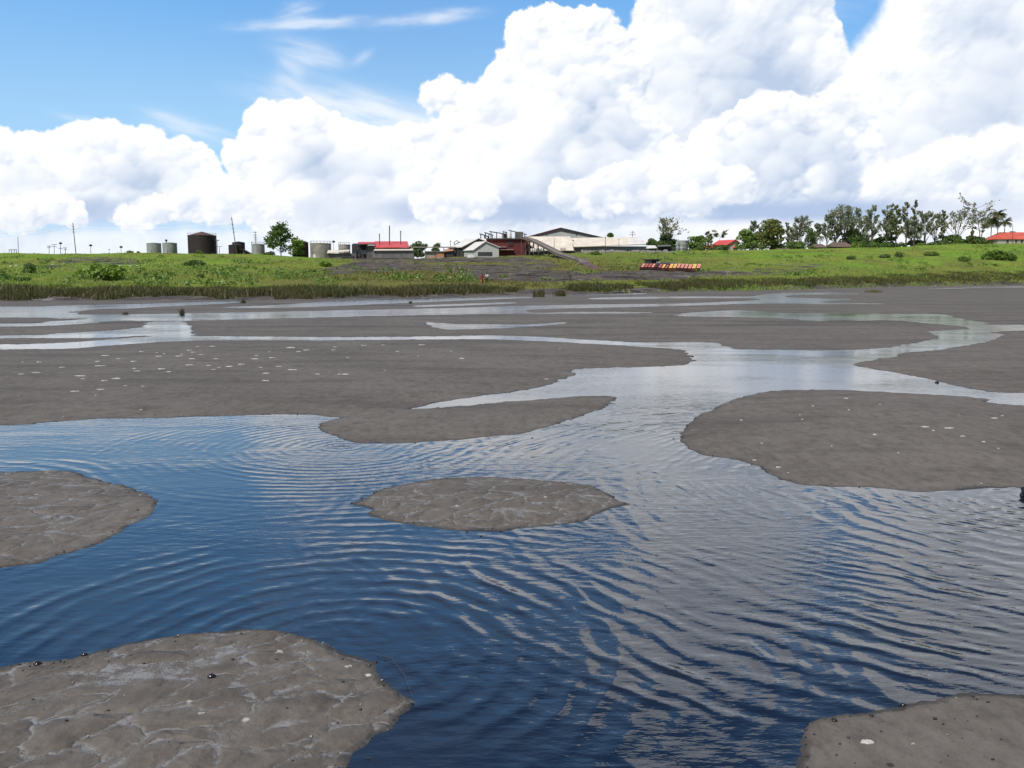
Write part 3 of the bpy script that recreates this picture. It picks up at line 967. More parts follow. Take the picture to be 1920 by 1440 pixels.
def B(px0, py0, py1, w, Y):
    """base point, height and width in metres of something seen between rows py0 (top) and py1 (foot)"""
    b = at(px0, py1, Y)
    return b, (at(px0, py0, Y).z - b.z), w * px_m(Y)


# --- trees along the ridge ------------------------------------------------
b, h, w = B(527, 425, 480, 68, 396)
limb_tree('broadleaf_tree', 'tall dark tree with layered open crown beside the rust red tank', 'tree', b, h, w, 'dark', 3, limbs=34, per=62, up=.24, first=.06, ls=.78, bark='bark', aspect=1.5, spread=1.05)
b, h, w = B(556, 448, 482, 36, 392)
broad_tree('broadleaf_tree', 'bushy light green tree in front of the rust red tank', 'tree', b, h, w, 'light', 5, .1, 12, 110)
TREES = [
 # label, px, top, foot, width, leaf, seed, Y
 ('round dark green tree behind the pipe rack, right of the red roof', 784, 449, 481, 34, 'dark', 11, 425),
 ('small dark tree behind the pipe rack, left of the gable sheds', 819, 455, 481, 18, 'dark', 12, 425),
 ('low dark green tree at the left foot of the wispy branched tree', 1222, 446, 470, 20, 'dark', 13, 440),
 ('dense dark green tree under the bare branches beside the grey tank', 1252, 436, 470, 56, 'dark', 14, 446),
 ('bushy green tree right behind the upright grey tank', 1302, 442, 470, 34, 'mid', 15, 430),
 ('mid green tree left of the orange flowering bush', 1318, 440, 469, 26, 'mid', 16, 434),
 ('round green tree just right of the small red roofed house', 1398, 430, 470, 40, 'mid', 17, 412),
 ('large bushy yellow green tree, tallest broad crown right of the red roofed house', 1447, 409, 469, 58, 'olive', 18, 412),
 ('low dark tree between the yellow green tree and the brown roofs', 1491, 451, 469, 40, 'mid', 19, 414),
 ('dark conical tree left of the brown roofed houses', 1517, 426, 468, 24, 'dark', 20, 416),
 ('green domed tree standing right behind the brown roofed house', 1597, 428, 466, 40, 'mid', 21, 430),
 ('dark bushy tree right of the brown roofed house', 1612, 444, 466, 28, 'dark', 22, 424),
 ('low dark tree under the first feathery trees', 1652, 445, 466, 60, 'dark', 23, 432),
 ('round dark tree mass left of the flat topped bare tree', 1783, 441, 461, 46, 'dark', 24, 424),
 ('round dark tree mass under the flat topped bare tree', 1826, 443, 460, 46, 'dark', 25, 424),
 ('little dark tree peeping over the pale roof', 1144, 436, 456, 12, 'dark', 26, 440),
 ('low dark tree between the feathery trees', 1715, 448, 463, 34, 'dark', 27, 436),
 ('small dark tree behind the orange hip roof', 1898, 433, 456, 24, 'dark', 28, 436),
]
for lab, px, t0, t1, w_, lf, sd_, Y in TREES:
    b, h, w = B(px, t0, t1, w_, Y)
    broad_tree('broadleaf_tree', lab, 'tree', b, h, w * 1.12, lf, sd_, .02 if h < 9 else .05, 22, 110)
FEATHER = [
 ('grey feathery tree between the two broad green trees', 1417, 421, 470, 26, 'grey', 31, 424, 1),
 ('thin nearly leafless tree right of the yellow green tree', 1476, 420, 469, 10, 'dry', 32, 420, 1),
 ('wispy grey tree with spreading top behind the dark conical tree', 1500, 413, 469, 34, 'grey', 33, 424, 2),
 ('faint grey feathery tree behind the small palm', 1531, 424, 468, 20, 'grey', 34, 430, 1),
 ('narrow leaning feathery tree behind the brown roofs', 1550, 407, 466, 24, 'grey', 35, 426, 1),
 ('wide many stemmed feathery tree fanning out above the brown roof', 1584, 392, 466, 50, 'grey', 36, 428, 4),
 ('feathery tree at the left end of the tall feathery row', 1634, 386, 466, 28, 'grey', 37, 424, 2),
 ('second feathery tree of the tall row, drooping to the left', 1661, 389, 465, 30, 'grey', 38, 424, 2),
 ('feathery tree with a dark thick trunk in the tall row', 1679, 392, 465, 26, 'olive', 39, 422, 1),
 ('tall dense feathery tree beside the thin spire', 1698, 383, 464, 26, 'grey', 40, 424, 1),
 ('thin spire like feathery tree, highest of the tall row', 1713, 380, 464, 18, 'grey', 41, 422, 1),
 ('loose airy feathery tree right of the thin spire', 1733, 402, 463, 32, 'grey', 42, 426, 2),
 ('pale airy feathery tree with a rounded top near the end of the row', 1752, 402, 463, 30, 'dry', 43, 424, 2),
 ('small feathery tree ending the tall row, bent right', 1766, 398, 462, 18, 'grey', 44, 424, 1),
 ('feathery tree filling the gap between brown roofs and the tall row', 1620, 410, 466, 26, 'grey', 46, 434, 2),
 ('low feathery tree between the second and third of the tall row', 1670, 408, 465, 24, 'grey', 47, 432, 2),
 ('short feathery tree in front of the thin spire', 1708, 418, 464, 26, 'grey', 48, 432, 2),
 ('hazy feathery tree between yellow green tree and dark conical tree', 1486, 432, 469, 26, 'grey', 49, 432, 2),
 ('hazy feathery tree just left of the wide many stemmed one', 1566, 420, 467, 24, 'grey', 50, 432, 2),
 ('sparse slanting tree left of the flat topped bare tree', 1793, 404, 460, 40, 'dry', 45, 428, 2),
]
for lab, px, t0, t1, w_, lf, sd_, Y, st in FEATHER:
    b, h, w = B(px, t0, t1, w_, Y)
    limb_tree('casuarina_tree', lab, 'tree', b, h, w, lf, sd_, limbs=20 if st == 1 else 13, per=46 if lf != 'dry' else 20, up=1.2, first=.08, ls=.50, stems=st, bark='bark', spread=2.0, aspect=2.8)
b, h, w = B(1252, 416, 470, 64, 440)
limb_tree('wispy_tree', 'tree with bare wispy branches over dark greenery beside the grey tank', 'tree', b, h, w, 'dry', 51, limbs=30, per=22, up=.55, first=.3, ls=.6, spread=1.1)
b, h, w = B(1327, 437, 470, 26, 438)
limb_tree('wispy_tree', 'small ragged tree above the orange flowering bush', 'tree', b, h, w, 'olive', 52, limbs=12, per=20, up=.5, first=.4, ls=.6)
b, h, w = B(1349, 438, 468, 30, 440)
limb_tree('wispy_tree', 'thin umbrella shaped tree left of the red roofed house', 'tree', b, h, w, 'olive', 53, limbs=12, per=22, up=.25, first=.72, ls=.6, flat=True)
b, h, w = B(1821, 384, 459, 66, 420)
limb_tree('flat_topped_tree', 'tall pale flat topped tree with bare layered branches', 'tree', b, h, w, 'dry', 54, limbs=22, per=22, up=.42, first=.45, ls=.55, flat=True)
b, h, w = B(1838, 398, 459, 52, 424)
limb_tree('flat_topped_tree', 'leaning pale tree with long bare branches between flat topped tree and palms', 'tree', b, h, w, 'dry', 55, limbs=13, per=14, up=.5, first=.35, ls=.55, flat=True, stems=2)
b, h, w = B(1820, 431, 459, 16, 418)
broad_tree('broadleaf_tree', 'leafy creeper covered stump at the foot of the flat topped tree', 'tree', b, h, w, 'olive', 56, .05, 8, 90)
b, h, w = B(1869, 402, 456, 10, 410)
palm('coconut_palm', 'tallest coconut palm left of the orange hip roof', b, h, 4.2, 61, 30)
b, h, w = B(1882, 418, 456, 10, 416)
palm('coconut_palm', 'shorter coconut palm nearest the orange hip roof', b, h, 3.8, 62, 30)
b, h, w = B(1857, 415, 457, 10, 414)
palm('coconut_palm', 'drooping palm on the left of the palm group', b, h, 4.8, 63, 34, droop=1.5)
b, h, w = B(1537, 445, 468, 10, 418)
palm('coconut_palm', 'small palm among trees above the brown roofs', b, h, 2.6, 64, 14, droop=1.3)
bs = [
 ('orange flowering bush beside the small red roofed house', 1333, 455, 470, 26, 'flame', 71, 424),
 ('green bush below the orange flowers, near the red roofed house', 1356, 455, 471, 30, 'dark', 72, 418),
 ('low light green bush at the foot of the upright grey tank', 1302, 465, 473, 22, 'light', 73, 418),
 ('green bush partly hiding the right end of the brown roof', 1604, 454, 466, 22, 'light', 74, 406),
 ('dark hedge bush below the coconut palms', 1850, 450, 458, 30, 'dark', 75, 412),
 ('rounded bush in front of the big black tank', 374, 468, 476, 13, 'mid', 76, 394),
 ('low bush on the skyline between lamp pole and grey tanks', 244, 469, 475, 14, 'mid', 77, 398),
 ('small skyline bush just left of the twin grey tanks', 259, 471, 475, 10, 'mid', 78, 398),
 ('low grey green bush at the foot of the tall dark tree', 505, 470, 479, 30, 'olive', 79, 394),
]
for lab, px, t0, t1, w_, lf, sd_, Y in bs:
    b, h, w = B(px, t0, t1, w_, Y)
    bush('bush', lab, b, w, h, lf, sd_)
UG = [(1232, 12, 22), (1283, 10, 16), (1312, 14, 26), (1347, 9, 20), (1388, 12, 22), (1412, 13, 22), (1428, 12, 24), (1466, 13, 22), (1484, 15, 26), (1505, 13, 22), (1523, 9, 14), (1553, 8, 12), (1618, 12, 24), (1638, 14, 26), (1662, 12, 26), (1690, 9, 24), (1728, 8, 22), (1747, 9, 24), (1768, 11, 26), (1800, 13, 30), (1842, 13, 30), (1862, 8, 22)]
for i, (px, h_, w_) in enumerate(UG):
    yf = float(np.interp(px, CREST[:, 0], CREST[:, 1])) + 1.0
    b, h, w = B(px, yf - h_, yf, w_, 409)
    o = bush('bush', 'dark undergrowth bush at the foot of the tree row on the right skyline', b, w, h, ('dark', 'mid', 'dark')[i % 3], 200 + i, per=70, lobes=9, group='undergrowth along the foot of the tree row')
# bushes on the slope
SL = [
 ('dark round bush alone on the left slope near white litter', 57, 512, 27, 20, 'dark', 81),
 ('large yellow green bush, widest on the left slope', 192, 524, 92, 30, 'light', 82),
 ('dark low bush below the big black tank', 365, 499, 42, 12, 'dark', 83),
 ('little dark bush lowest on the slope below the black tank', 375, 521, 14, 8, 'dark', 84),
 ('dark spiky bush on the right slope below the brown roofs', 1597, 487, 20, 9, 'dark', 85),
 ('dark flat bush left of its rounder neighbour on the right slope', 1661, 484, 22, 8, 'dark', 86),
 ('round dark bush on the right slope below the feathery trees', 1686, 483, 18, 13, 'dark', 87),
 ('dark green bush below the flat topped tree', 1806, 491, 24, 12, 'mid', 88),
 ('wide green bush near the right edge of the slope', 1876, 488, 60, 20, 'mid', 89),
 ('small bush on the slope below the sparse slanting tree', 1745, 480, 28, 9, 'mid', 90),
 ('bright green mound of leaves left of the grey dirt path', 612, 500, 28, 11, 'light', 91),
 ('dark bush at far left above the reeds', 8, 524, 30, 12, 'mid', 92),
 ('low dark bush between the left edge and the large yellow green bush', 40, 527, 34, 10, 'mid', 93),
 ('rounded green bush beside the foot of the conveyor', 1118, 478, 22, 7, 'mid', 94),
]
for lab, px, py, w_, h_, lf, sd_ in SL:
    b = onland(px, py); k = px_m(b.y)
    bush('bush', lab, b, w_ * k, h_ * k, lf, sd_, per=110, lobes=11)


# low weeds in clumps all over the slope
cl = []
for i in range(620):
    px = random.uniform(-150, 2080); py = random.uniform(float(np.interp(px, CREST[:, 0], CREST[:, 1])) + 4, float(np.interp(px, EDGE[:, 0], EDGE[:, 1])) - 26)
    if float(dirt_at(px, py)) > .35 and random.random() < .85: continue
    if perlin(px / 130, py / 14, 55) < -.05: continue
    b = onland(px, py); s_ = random.uniform(.5, 1.7) * (1 + .6 * random.random())
    cl.append(blob_leaves((b.x, b.y, b.z + .12 * s_), (s_, s_ * .8, .42 * s_), int(16 + 22 * s_)))
v_, f_ = leaf_mesh(np.concatenate(cl), .34)
tag(link('weeds', np_mesh('weeds', v_, f_), LEAF['mid']), 'low leafy weeds in clumps over the grassy slope', 'weeds', kind='stuff')

# ------------------------------------------------------------------ tanks
def tank(name, label, x0, x1, ytop, yfoot, Y, mat, roof='cone', roof_mat=None, rail=False, rise=.06, group=None):
    cx = (x0 + x1) / 2
    c = at(cx, yfoot, Y); r = (x1 - x0) / 2 * px_m(Y)
    hh = at(cx, ytop, Y).z - c.z
    c = c + Vector((0, r, 0))
    t = thing(name, label, 'tank', c, group)
    mb = MB(); mb.lathe(c, [(r, -1.2), (r, 0), (r, hh * .33), (r * 1.006, hh * .335), (r * 1.006, hh * .345), (r, hh * .35), (r, hh * .66), (r * 1.006, hh * .665), (r * 1.006, hh * .675), (r, hh * .68), (r, hh)], 40)
    mb.build('shell', M[mat], t, True)
    rf = MB()
    if roof == 'cone':
        rf.lathe(c, [(r * 1.02, hh - .1), (r * 1.02, hh + .06), (r * .5, hh + .06 + r * rise), (.25, hh + .06 + r * rise * 1.8)], 40)
    else:
        rf.lathe(c, [(r * 1.01, hh - .1), (r * 1.01, hh + .05), (r * .8, hh + r * .15), (r * .5, hh + r * .24), (.2, hh + r * .3)], 40)
    rf.build('roof', M[roof_mat or mat], t, True)
    if rail:
        rb = MB(); n = 18
        for i in range(n):
            a = 6.283 * i / n; p = c + Vector((math.cos(a) * r, math.sin(a) * r, hh))
            a2 = 6.283 * (i + 1) / n; q = c + Vector((math.cos(a2) * r, math.sin(a2) * r, hh))
            rb.bar(p, p + Vector((0, 0, 1.1)), .05, n=4)
            rb.bar(p + Vector((0, 0, 1.1)), q + Vector((0, 0, 1.1)), .04, n=4)
        rb.build('railing', M['steel'], t)
    return t, c, r, hh


t, c, r, h = tank('storage_tank', 'pale grey tank, left one of the twin tanks on the skyline', 271, 297, 456, 475, 402, 'tank_grey')
t, c, r, h = tank('storage_tank', 'pale grey twin tank with a dark vent on its roof', 301, 327, 455.5, 475, 402, 'tank_grey')
mb = MB(); mb.lathe(c + Vector((-1.5, 0, h)), [(.25, 0), (.25, .9), (.6, 1.0), (.6, 1.4), (.2, 1.7)], 10); mb.build('vent', M['dark_roof'], t)
t, c, r, h = tank('storage_tank', 'biggest black tank with a low conical roof and railing', 345, 397, 441, 474, 402, 'tank_dark', 'cone', 'rusty_roof', True, .16)
mb = MB()
s0 = c + Vector((r + .25, -r * .25, 0))
for i in range(12):
    z = h * .72 * i / 12
    mb.box(s0.x - .1, s0.x + .9, s0.y, s0.y + .25, z + c.z, z + c.z + .12)
for dx in (-.1, .9):
    mb.bar((s0.x + dx, s0.y, c.z - 1), (s0.x + dx, s0.y, c.z + h * .74), .09)
mb.box(s0.x - .4, s0.x + 1.6, s0.y - .4, s0.y + .8, c.z + h * .72, c.z + h * .76)
mb.build('stairway', M['steel'], t)
tank('storage_tank', 'short dark tank in front of its twin behind the leaning pole', 426, 447, 459.5, 476, 398, 'tank_dark', 'cone', 'tank_dark', False, .1)
t, c, r, h = tank('storage_tank', 'dark tank half hidden by the shorter one at the leaning pole', 433, 456, 454.5, 476, 408, 'tank_dark', 'cone', 'tank_dark', False, .1)
t, c, r, h = tank('storage_tank', 'pale tank between the leaning pole and the tall dark tree', 469, 493, 458, 476, 402, 'tank_grey', 'cone', None, True)
tank('storage_tank', 'domed rust red tank behind the light green tree', 545, 575, 454.5, 482, 402, 'tank_rust', 'dome', 'rusty_roof', False)
t, c, r, h = tank('storage_tank', 'streaky beige tank with railing left of the low tin shed', 578, 617, 456, 482, 402, 'tank_pale', 'cone', None, True, .03)
tank('storage_tank', 'pale tank half hidden behind the low tin roof', 633, 655, 458.5, 482, 412, 'tank_pale', 'cone', None, True, .03)
t, c, r, h = tank('storage_tank', 'upright grey tank standing alone at the trees right of the pale roofs', 1269, 1290, 451, 473, 404, 'tank_grey', 'cone', None, False, .02)
mb = MB(); mb.bar(c + Vector((r * .95, -r * .5, -1)), c + Vector((r * .95, -r * .5, h)), .35); mb.bar(c + Vector((-r * .55, -r * .95, -1)), c + Vector((-r * .55, -r * .95, h * .8)), .1)
mb.build('pipe', M['steel'], t)
t = thing('lean_to', 'dark sloping lean-to roof right of the dark twin tanks', 'shed', at(462, 475, 400))
MB().slab([at(456, 466.5, 398), at(468, 473.5, 398), at(468, 473.5, 404), at(456, 466.5, 404)], .2).build('roof', M['mid_wall'], t)
p0, p1 = at(456, 468, 399), at(467, 476, 399)
mb = MB(); mb.add([(p0.x, 399, p1.z - 1), (p1.x, 399, p1.z - 1), (p1.x, 399, p1.z + .4), (p0.x, 399, p0.z - .1), (p0.x, 403, p1.z - 1), (p1.x, 403, p1.z - 1), (p1.x, 403, p1.z + .4), (p0.x, 403, p0.z - .1)], [(0, 1, 2, 3), (5, 4, 7, 6), (0, 4, 5, 1), (3, 2, 6, 7), (0, 3, 7, 4), (1, 5, 6, 2)])
mb.build('wall', M['dark_wall'], t)


# ------------------------------------------------------------------ poles
def pole(label, px0, pyf, px1, pyt, Y, r=.13, arms=((.03, 1.6),), lamp=False, name='utility_pole', cat='pole', ins=True, mat='wood'):
    a = at(px0, pyf, Y); b_ = at(px1, pyt, Y)
    t = thing(name, label, cat, a)
    MB().bar(a - Vector((0, 0, 1)), b_, r, r * .75, 8).build('post', M[mat], t)
    for f, L in arms:
        m = b_.lerp(a, f)
        k = MB(); k.box(m.x - L, m.x + L, Y - .2, Y - .06, m.z - .08, m.z + .08)
        k.build('crossarm', M[mat], t)
        if ins:
            k = MB()
            for dx in (-.9, -.45, .45, .9):
                k.bar((m.x + dx * L, Y - .13, m.z + .08), (m.x + dx * L, Y - .13, m.z + .4), .07, n=6)
            k.build('insulator', M['stone_pale'], t)
    if lamp:
        k = MB(); k.lathe(b_, [(.2, -.5), (.75, -.3), (.75, .1), (.3, .5)], 10); k.build('lamp_head', M['dark_roof'], t)
    return t


pole('tallest leaning pole on the far left skyline', 142.5, 475, 136.5, 418, 405, .2, ((.12, .7), (.2, .7), (.3, .7)), ins=False)
pole('leaning pole rising behind the short dark tank', 444, 474, 434, 407, 396, .2, ((.06, .6), (.2, .6), (.33, .6), (.42, .6)), ins=False)
pole('straight slim pole near the left edge of the skyline', 34.5, 475, 33.5, 444, 420, .14, ())
pole('short pole, first of three close together on the left skyline', 92, 476, 92, 460, 440, .14, ((.12, .9), (.3, .9)))
pole('short pole with two wide crossarms, middle of three on the left skyline', 101.5, 476, 101.5, 458, 440, .14, ((.03, 1.5), (.25, 1.3)))
pole('short pole topped by a lamp, last of three on the left skyline', 113.5, 476, 113.5, 456, 440, .14, ((.5, 1.0),), lamp=True)
pole('little crossarm pole right of the lamp topped pole', 122.5, 476, 122.5, 464, 445, .14, ((.08, .9), (.35, .8)))
pole('floodlight pole right of the tallest leaning pole', 170, 476, 170, 460, 430, .12, (), True)
pole('floodlight pole left of the twin grey tanks', 227, 476, 227, 463, 430, .12, (), True)
pole('faint short pole between the two floodlights', 205, 476, 205, 467, 450, .1, ((.1, .6),), ins=False)
pole('small pole with crossarm right of the big black tank', 411.5, 475, 411.5, 462, 440, .14, ((.04, 1.3),))
pole('pole with many crossarms behind the pale tank', 480.5, 470, 478.5, 434, 425, .17, ((.05, .8), (.2, .8), (.33, .8), (.45, .8)))
pole('dark slim pole between the two gable sheds and the pipe rack', 845, 482, 844.5, 450, 404, .14, ((.1, .5),), ins=False)
pole('slim pole before the pale roof at the conveyor', 1039, 473, 1039, 447, 372, .12, ())
pole('slim pole in front of the long pale roof, middle', 1135, 471, 1135, 444, 380, .13, ((.03, .4),), ins=False)
pole('short thin pole on the right part of the pale roof', 1160.5, 462, 1160.5, 448, 384, .09, ((.03, .5),), ins=False)
pole('pole with wide crossarms on the skyline behind the pale roof', 1186, 455, 1186, 433, 440, .15, ((.12, 1.0), (.32, 1.6)))
pole('slim pole in front of the upright grey tank', 1272, 479, 1272, 448, 372, .1, ())
pole('slim pole at the right side of the upright grey tank', 1290, 479, 1290, 470, 360, .1, ())
pole('thin pole among dark trees left of the upright grey tank', 1247.5, 470, 1247.5, 454, 404, .1, ())
pole('short dark post with a sign board on the grey dirt', 1069, 527, 1069, 511, 0.0 + onland(1069, 527).y, .07, ((.45, .35),), ins=False, name='post', cat='post', mat='dark_roof')
pole('thin pole behind the wagon row hut', 1246, 487, 1246, 479, 235, .06, ((.3, .3),), ins=False, name='post', cat='post')
pole('slim pole beside the orange hip roof', 1899, 456, 1899, 424, 404, .12, ())
pole('slim floodlight pole over the pale tanks', 625.5, 480, 625.5, 453, 416, .1, (), True)
t = thing('pipe_gantry', 'low steel frame on the skyline at the far left', 'gantry', at(24, 475, 420))
mb = MB()
for x in (17, 21, 27, 31):
    mb.bar(at(x, 476, 420), at(x, 467.5, 420), .1)
mb.bar(at(16.5, 467.8, 420), at(31.3, 467.8, 420), .12); mb.bar(at(16.5, 470.5, 420), at(31.3, 470.5, 420), .08)
mb.build('frame', M['steel'], t)
for i, (a, b_, lab) in enumerate([((136.7, 421), (-60, 437), 'upper wire running left from the tallest leaning pole'), ((137.3, 426), (-60, 445), 'lower wire running left from the tallest leaning pole'), ((137, 421), (434.5, 413), 'upper wire strung between the two leaning poles'), ((138, 428), (435.5, 421), 'lower wire strung between the two leaning poles'), ((434.5, 413), (479, 437), 'wire dropping from the leaning pole to the many armed pole')]):
    p, q = at(a[0], a[1], 404), at(b_[0], b_[1], 404 if b_[0] < 200 else (398 if b_[0] < 450 else 424))
    if a[0] > 400: p = at(a[0], a[1], 396)
    pts = [p.lerp(q, k / 10) - Vector((0, 0, 1.6 * math.sin(math.pi * k / 10))) for k in range(11)]
    tag(MB().path(pts, [.016] * 11, 4).build('power_line', M['dark_roof'], None, origin=p), lab, 'wire')


# ------------------------------------------------------------------ sheds and plant
def wall_box(name, x0, x1, y0, y1, Y, depth, mat, root):
    """wall block: front face at depth Y seen between rows y0 and y1, sunk a little into the ground"""
    a, b_ = at(x0, y1, Y), at(x1, y0, Y)
    return MB().box(a.x, b_.x, Y, Y + depth, a.z - 1.0, b_.z).build(name, mat, root)


# low tin shed left of the red roof
t = thing('tin_shed', 'low dark shed with a long pale tin roof left of the red roof', 'shed', at(636, 484, 396))
wall_box('wall', 614, 668, 475, 484, 396, 7, M['mid_wall'], t)
wall_box('base', 640, 664, 480, 484.5, 395.7, .25, M['dark_wall'], t)
MB().slab([at(613, 474.3, 395), at(655, 470.4, 395), at(656, 468, 404), at(615, 469, 404)], .25).build('roof', M['tin'], t)
# the red roofed works
t = thing('works_building', 'works building with the bright red roof and three stacks', 'building', at(718, 484, 397))
MB().slab([at(702.5, 464, 396), at(767.5, 463, 396), at(764, 452.3, 410), at(702, 452.3, 410)], .3).build('roof', M['red_roof'], t)
MB().slab([at(670, 456.6, 397.2), at(702.2, 456.2, 397.2), at(702, 453.4, 409.6), at(672, 453.4, 409.6)], .25).build('roof', M['red_roof'], t)
MB().slab([at(659.5, 458.6, 396.4), at(702.3, 458.2, 396.4), at(702, 456.2, 398), at(662, 456.4, 398)], .2).build('roof_edge', M['dark_roof'], t)
a, b_ = at(688, 484, 398), at(700, 460, 398)
MB().box(a.x, b_.x, 398, 408, a.z - 1, b_.z).build('side_wall', M['mid_wall'], t)
a, b_ = at(660, 484, 406), at(688, 458.5, 406)
MB().box(a.x, b_.x, 406, 408, a.z - 1, b_.z).build('back_wall', M['dark_wall'], t)
mb = MB()
for x in (660.5, 674, 687): mb.bar(at(x, 484, 398), at(x, 458.5, 398), .22)
mb.build('post', M['steel'], t)
MB().box(at(676, 480, 399).x, at(686, 480, 399).x, 399, 404, at(676, 477, 399).z, at(676, 469, 399).z).build('machine', M['grey_wall'], t)
MB().box(at(666, 482, 398.5).x, at(673, 482, 398.5).x, 398.5, 403, at(676, 484, 399).z, at(676, 470, 399).z).build('machine', M['mid_wall'], t)
wall_box('upper_wall', 702.5, 767, 464.6, 472, 397.2, 10, M['mid_wall'], t)
MB().slab([at(700, 469.3, 393.5), at(775, 468.9, 393.5), at(774, 466.2, 397.5), at(704, 466.2, 397.5)], .25).build('lean_to_roof', M['tin'], t)
wall_box('lean_to_wall', 699, 775.5, 470, 479.5, 394.2, 3, M['drab_wall'], t)
wall_box('base', 700, 774, 479.7, 485, 394.6, 2.5, M['dark_wall'], t)
for x, y0, w_ in ((711.5, 440.5, 1.6), (730.2, 423, 1.9), (751.2, 435, 1.6)):
    p = at(x, 457 if x < 720 else 455, 403); q = at(x, y0, 403)
    mb = MB(); mb.bar(p - Vector((0, 0, 1)), q, w_ * px_m(403) * .5, n=10)
    s_ = mb.build('chimney', M['steel'], t, True)
    if x != 730.2:
        MB().lathe(q, [(w_ * .17, .0), (w_ * .2, .25), (w_ * .05, .6)], 10).build('cowl', M['steel'], s_)
# pipe rack
t = thing('pipe_rack', 'long raised pipe rack between the red roof and gable sheds', 'pipe rack', at(812, 482, 402))
MB().box(at(774, 464, 402).x, at(856, 464, 402).x, 401.6, 402.4, at(774, 464.6, 402).z, at(774, 462.6, 402).z).build('pipe', M['concrete'], t)
for x in (783, 790, 797, 814, 832, 849):
    MB().bar(at(x, 484, 402), at(x, 464.5, 402), .15).build('support', M['steel'], t)
t = thing('low_shed', 'low grey shed with an orange end wall under the pipe rack', 'shed', at(815, 482, 400))
wall_box('wall', 797, 817.8, 472, 480, 399, 5, M['concrete'], t)
wall_box('end_wall', 818, 832.5, 472, 478.5, 398.8, 5, M['orange'], t)
MB().slab([at(796, 471.8, 398.3), at(833.5, 471.8, 398.3), at(833.5, 470.8, 405), at(796, 470.8, 405)], .15).build('roof', M['mid_wall'], t)
t = thing('rusty_shed', 'small shed with a rusty orange roof left of the gable sheds', 'shed', at(842, 480, 400))
wall_box('wall', 834, 850, 471, 481, 399.5, 4, M['dark_wall'], t)
MB().slab([at(833, 471.5, 398.8), at(850, 469.6, 398.8), at(850, 466.5, 405), at(833, 467.5, 405)], .15).build('roof', M['orange'], t)
t = thing('hopper_canopy', 'small tilted canopy on legs behind the large gable shed', 'canopy', at(856, 475, 408))
MB().slab([at(850, 454.5, 408), at(858, 450.5, 408), at(858, 450.5, 411), at(850, 454.5, 411)], .2).build('roof', M['dark_roof'], t)
MB().slab([at(855, 450.6, 407.8), at(863, 454.2, 407.8), at(863, 454.2, 411), at(855, 450.6, 411)], .2).build('roof', M['dark_roof'], t)
mb = MB()
for x in (852, 861): mb.bar(at(x, 480, 409), at(x, 453.5, 409), .14)
mb.box(at(851, 462, 409).x, at(862, 462, 409).x, 409.2, 410, at(851, 462, 409).z, at(851, 458, 409).z)
mb.build('leg', M['steel'], t)


def gable_shed(name, label, ridge, left, right, foot, xl, xr, Y, depth, wall, roof, skew=0.0, shift=-6.0):
    """gable end faces the lake; ridge, left, right = (px, py) of the gable outline; the ridge runs back and to the left"""
    t = thing(name, label, 'shed', at((xl + xr) / 2, foot, Y))
    A, L, R = at(*ridge, Y), at(*left, Y), at(*right, Y)
    zf = at(xl, foot, Y).z - 1
    d = Vector((shift, depth, 0))
    prof = [Vector((L.x, Y, zf)), Vector((R.x, Y, zf)), R, A, L]
    mb = MB(); mb.add(prof + [p + d for p in prof], [(0, 1, 2, 3, 4), (9, 8, 7, 6, 5), (0, 5, 6, 1), (1, 6, 7, 2), (4, 9, 5, 0), (2, 7, 8, 3), (3, 8, 9, 4)])
    mb.build('wall', M[wall], t)
    up = Vector((0, 0, .28)); o = Vector((0, -.6, 0))
    ol = (L - A).normalized() * .7; orr = (R - A).normalized() * .7
    MB().slab([L + ol + up + o, A + up + o, A + d + up, L + ol + d + up], .22).build('roof', M[roof], t)
    MB().slab([A + up * 1.01 + o, R + orr + up + o, R + orr + d + up, A + d + up * 1.01], .22).build('roof', M[roof], t)
    return t, A, L, R


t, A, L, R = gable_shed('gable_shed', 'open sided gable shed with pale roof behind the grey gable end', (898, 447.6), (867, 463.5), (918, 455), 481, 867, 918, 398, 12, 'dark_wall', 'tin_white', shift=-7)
mb = MB()
for x in (852, 858, 864, 870): mb.bar(at(x, 482, 400), at(x, 464, 400), .16)
mb.build('post', M['steel'], t)
t, A, L, R = gable_shed('gable_shed', 'light grey gable ended shed in front of the red plant', (911, 453.5), (889.5, 468.5), (935.5, 463.5), 481, 890, 934, 388, 10, 'gable_grey', 'tin_white', shift=-5)
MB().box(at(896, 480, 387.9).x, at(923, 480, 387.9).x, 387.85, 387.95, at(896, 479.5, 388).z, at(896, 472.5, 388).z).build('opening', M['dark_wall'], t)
# red processing plant
t = thing('processing_plant', 'dark red pitch plant topped with tilted dark canopies', 'building', at(960, 479, 396))
wall_box('wall', 912, 1004, 448.5, 479, 396, 16, M['red_wall'], t)
a = at(953, 462, 395.9); b_ = at(962, 450, 395.9)
MB().box(a.x, b_.x, 395.8, 395.95, a.z, b_.z).build('panel', M['tank_dark'], t)
MB().box(at(938, 470, 394).x, at(963, 470, 394).x, 393.5, 395.8, at(938, 468.6, 394).z, at(938, 467.6, 394).z).build('ledge', M['pale_wood'], t)
MB().box(at(930, 470, 394).x, at(949, 470, 394).x, 393.8, 395.8, at(938, 463.6, 394).z, at(938, 462.4, 394).z).build('ledge', M['tin_tan'], t)
MB().box(at(911, 449, 395.4).x, at(982, 449, 395.4).x, 395.2, 406, at(938, 448.6, 395.4).z + .02, at(938, 446.6, 395.4).z).build('platform', M['wood'], t)
wall_box('wall', 965.5, 981, 434.5, 446.5, 397, 6, M['mid_wall'], t)
wall_box('wall', 943, 956, 438, 446.5, 398.5, 5, M['rusty_roof'], t)
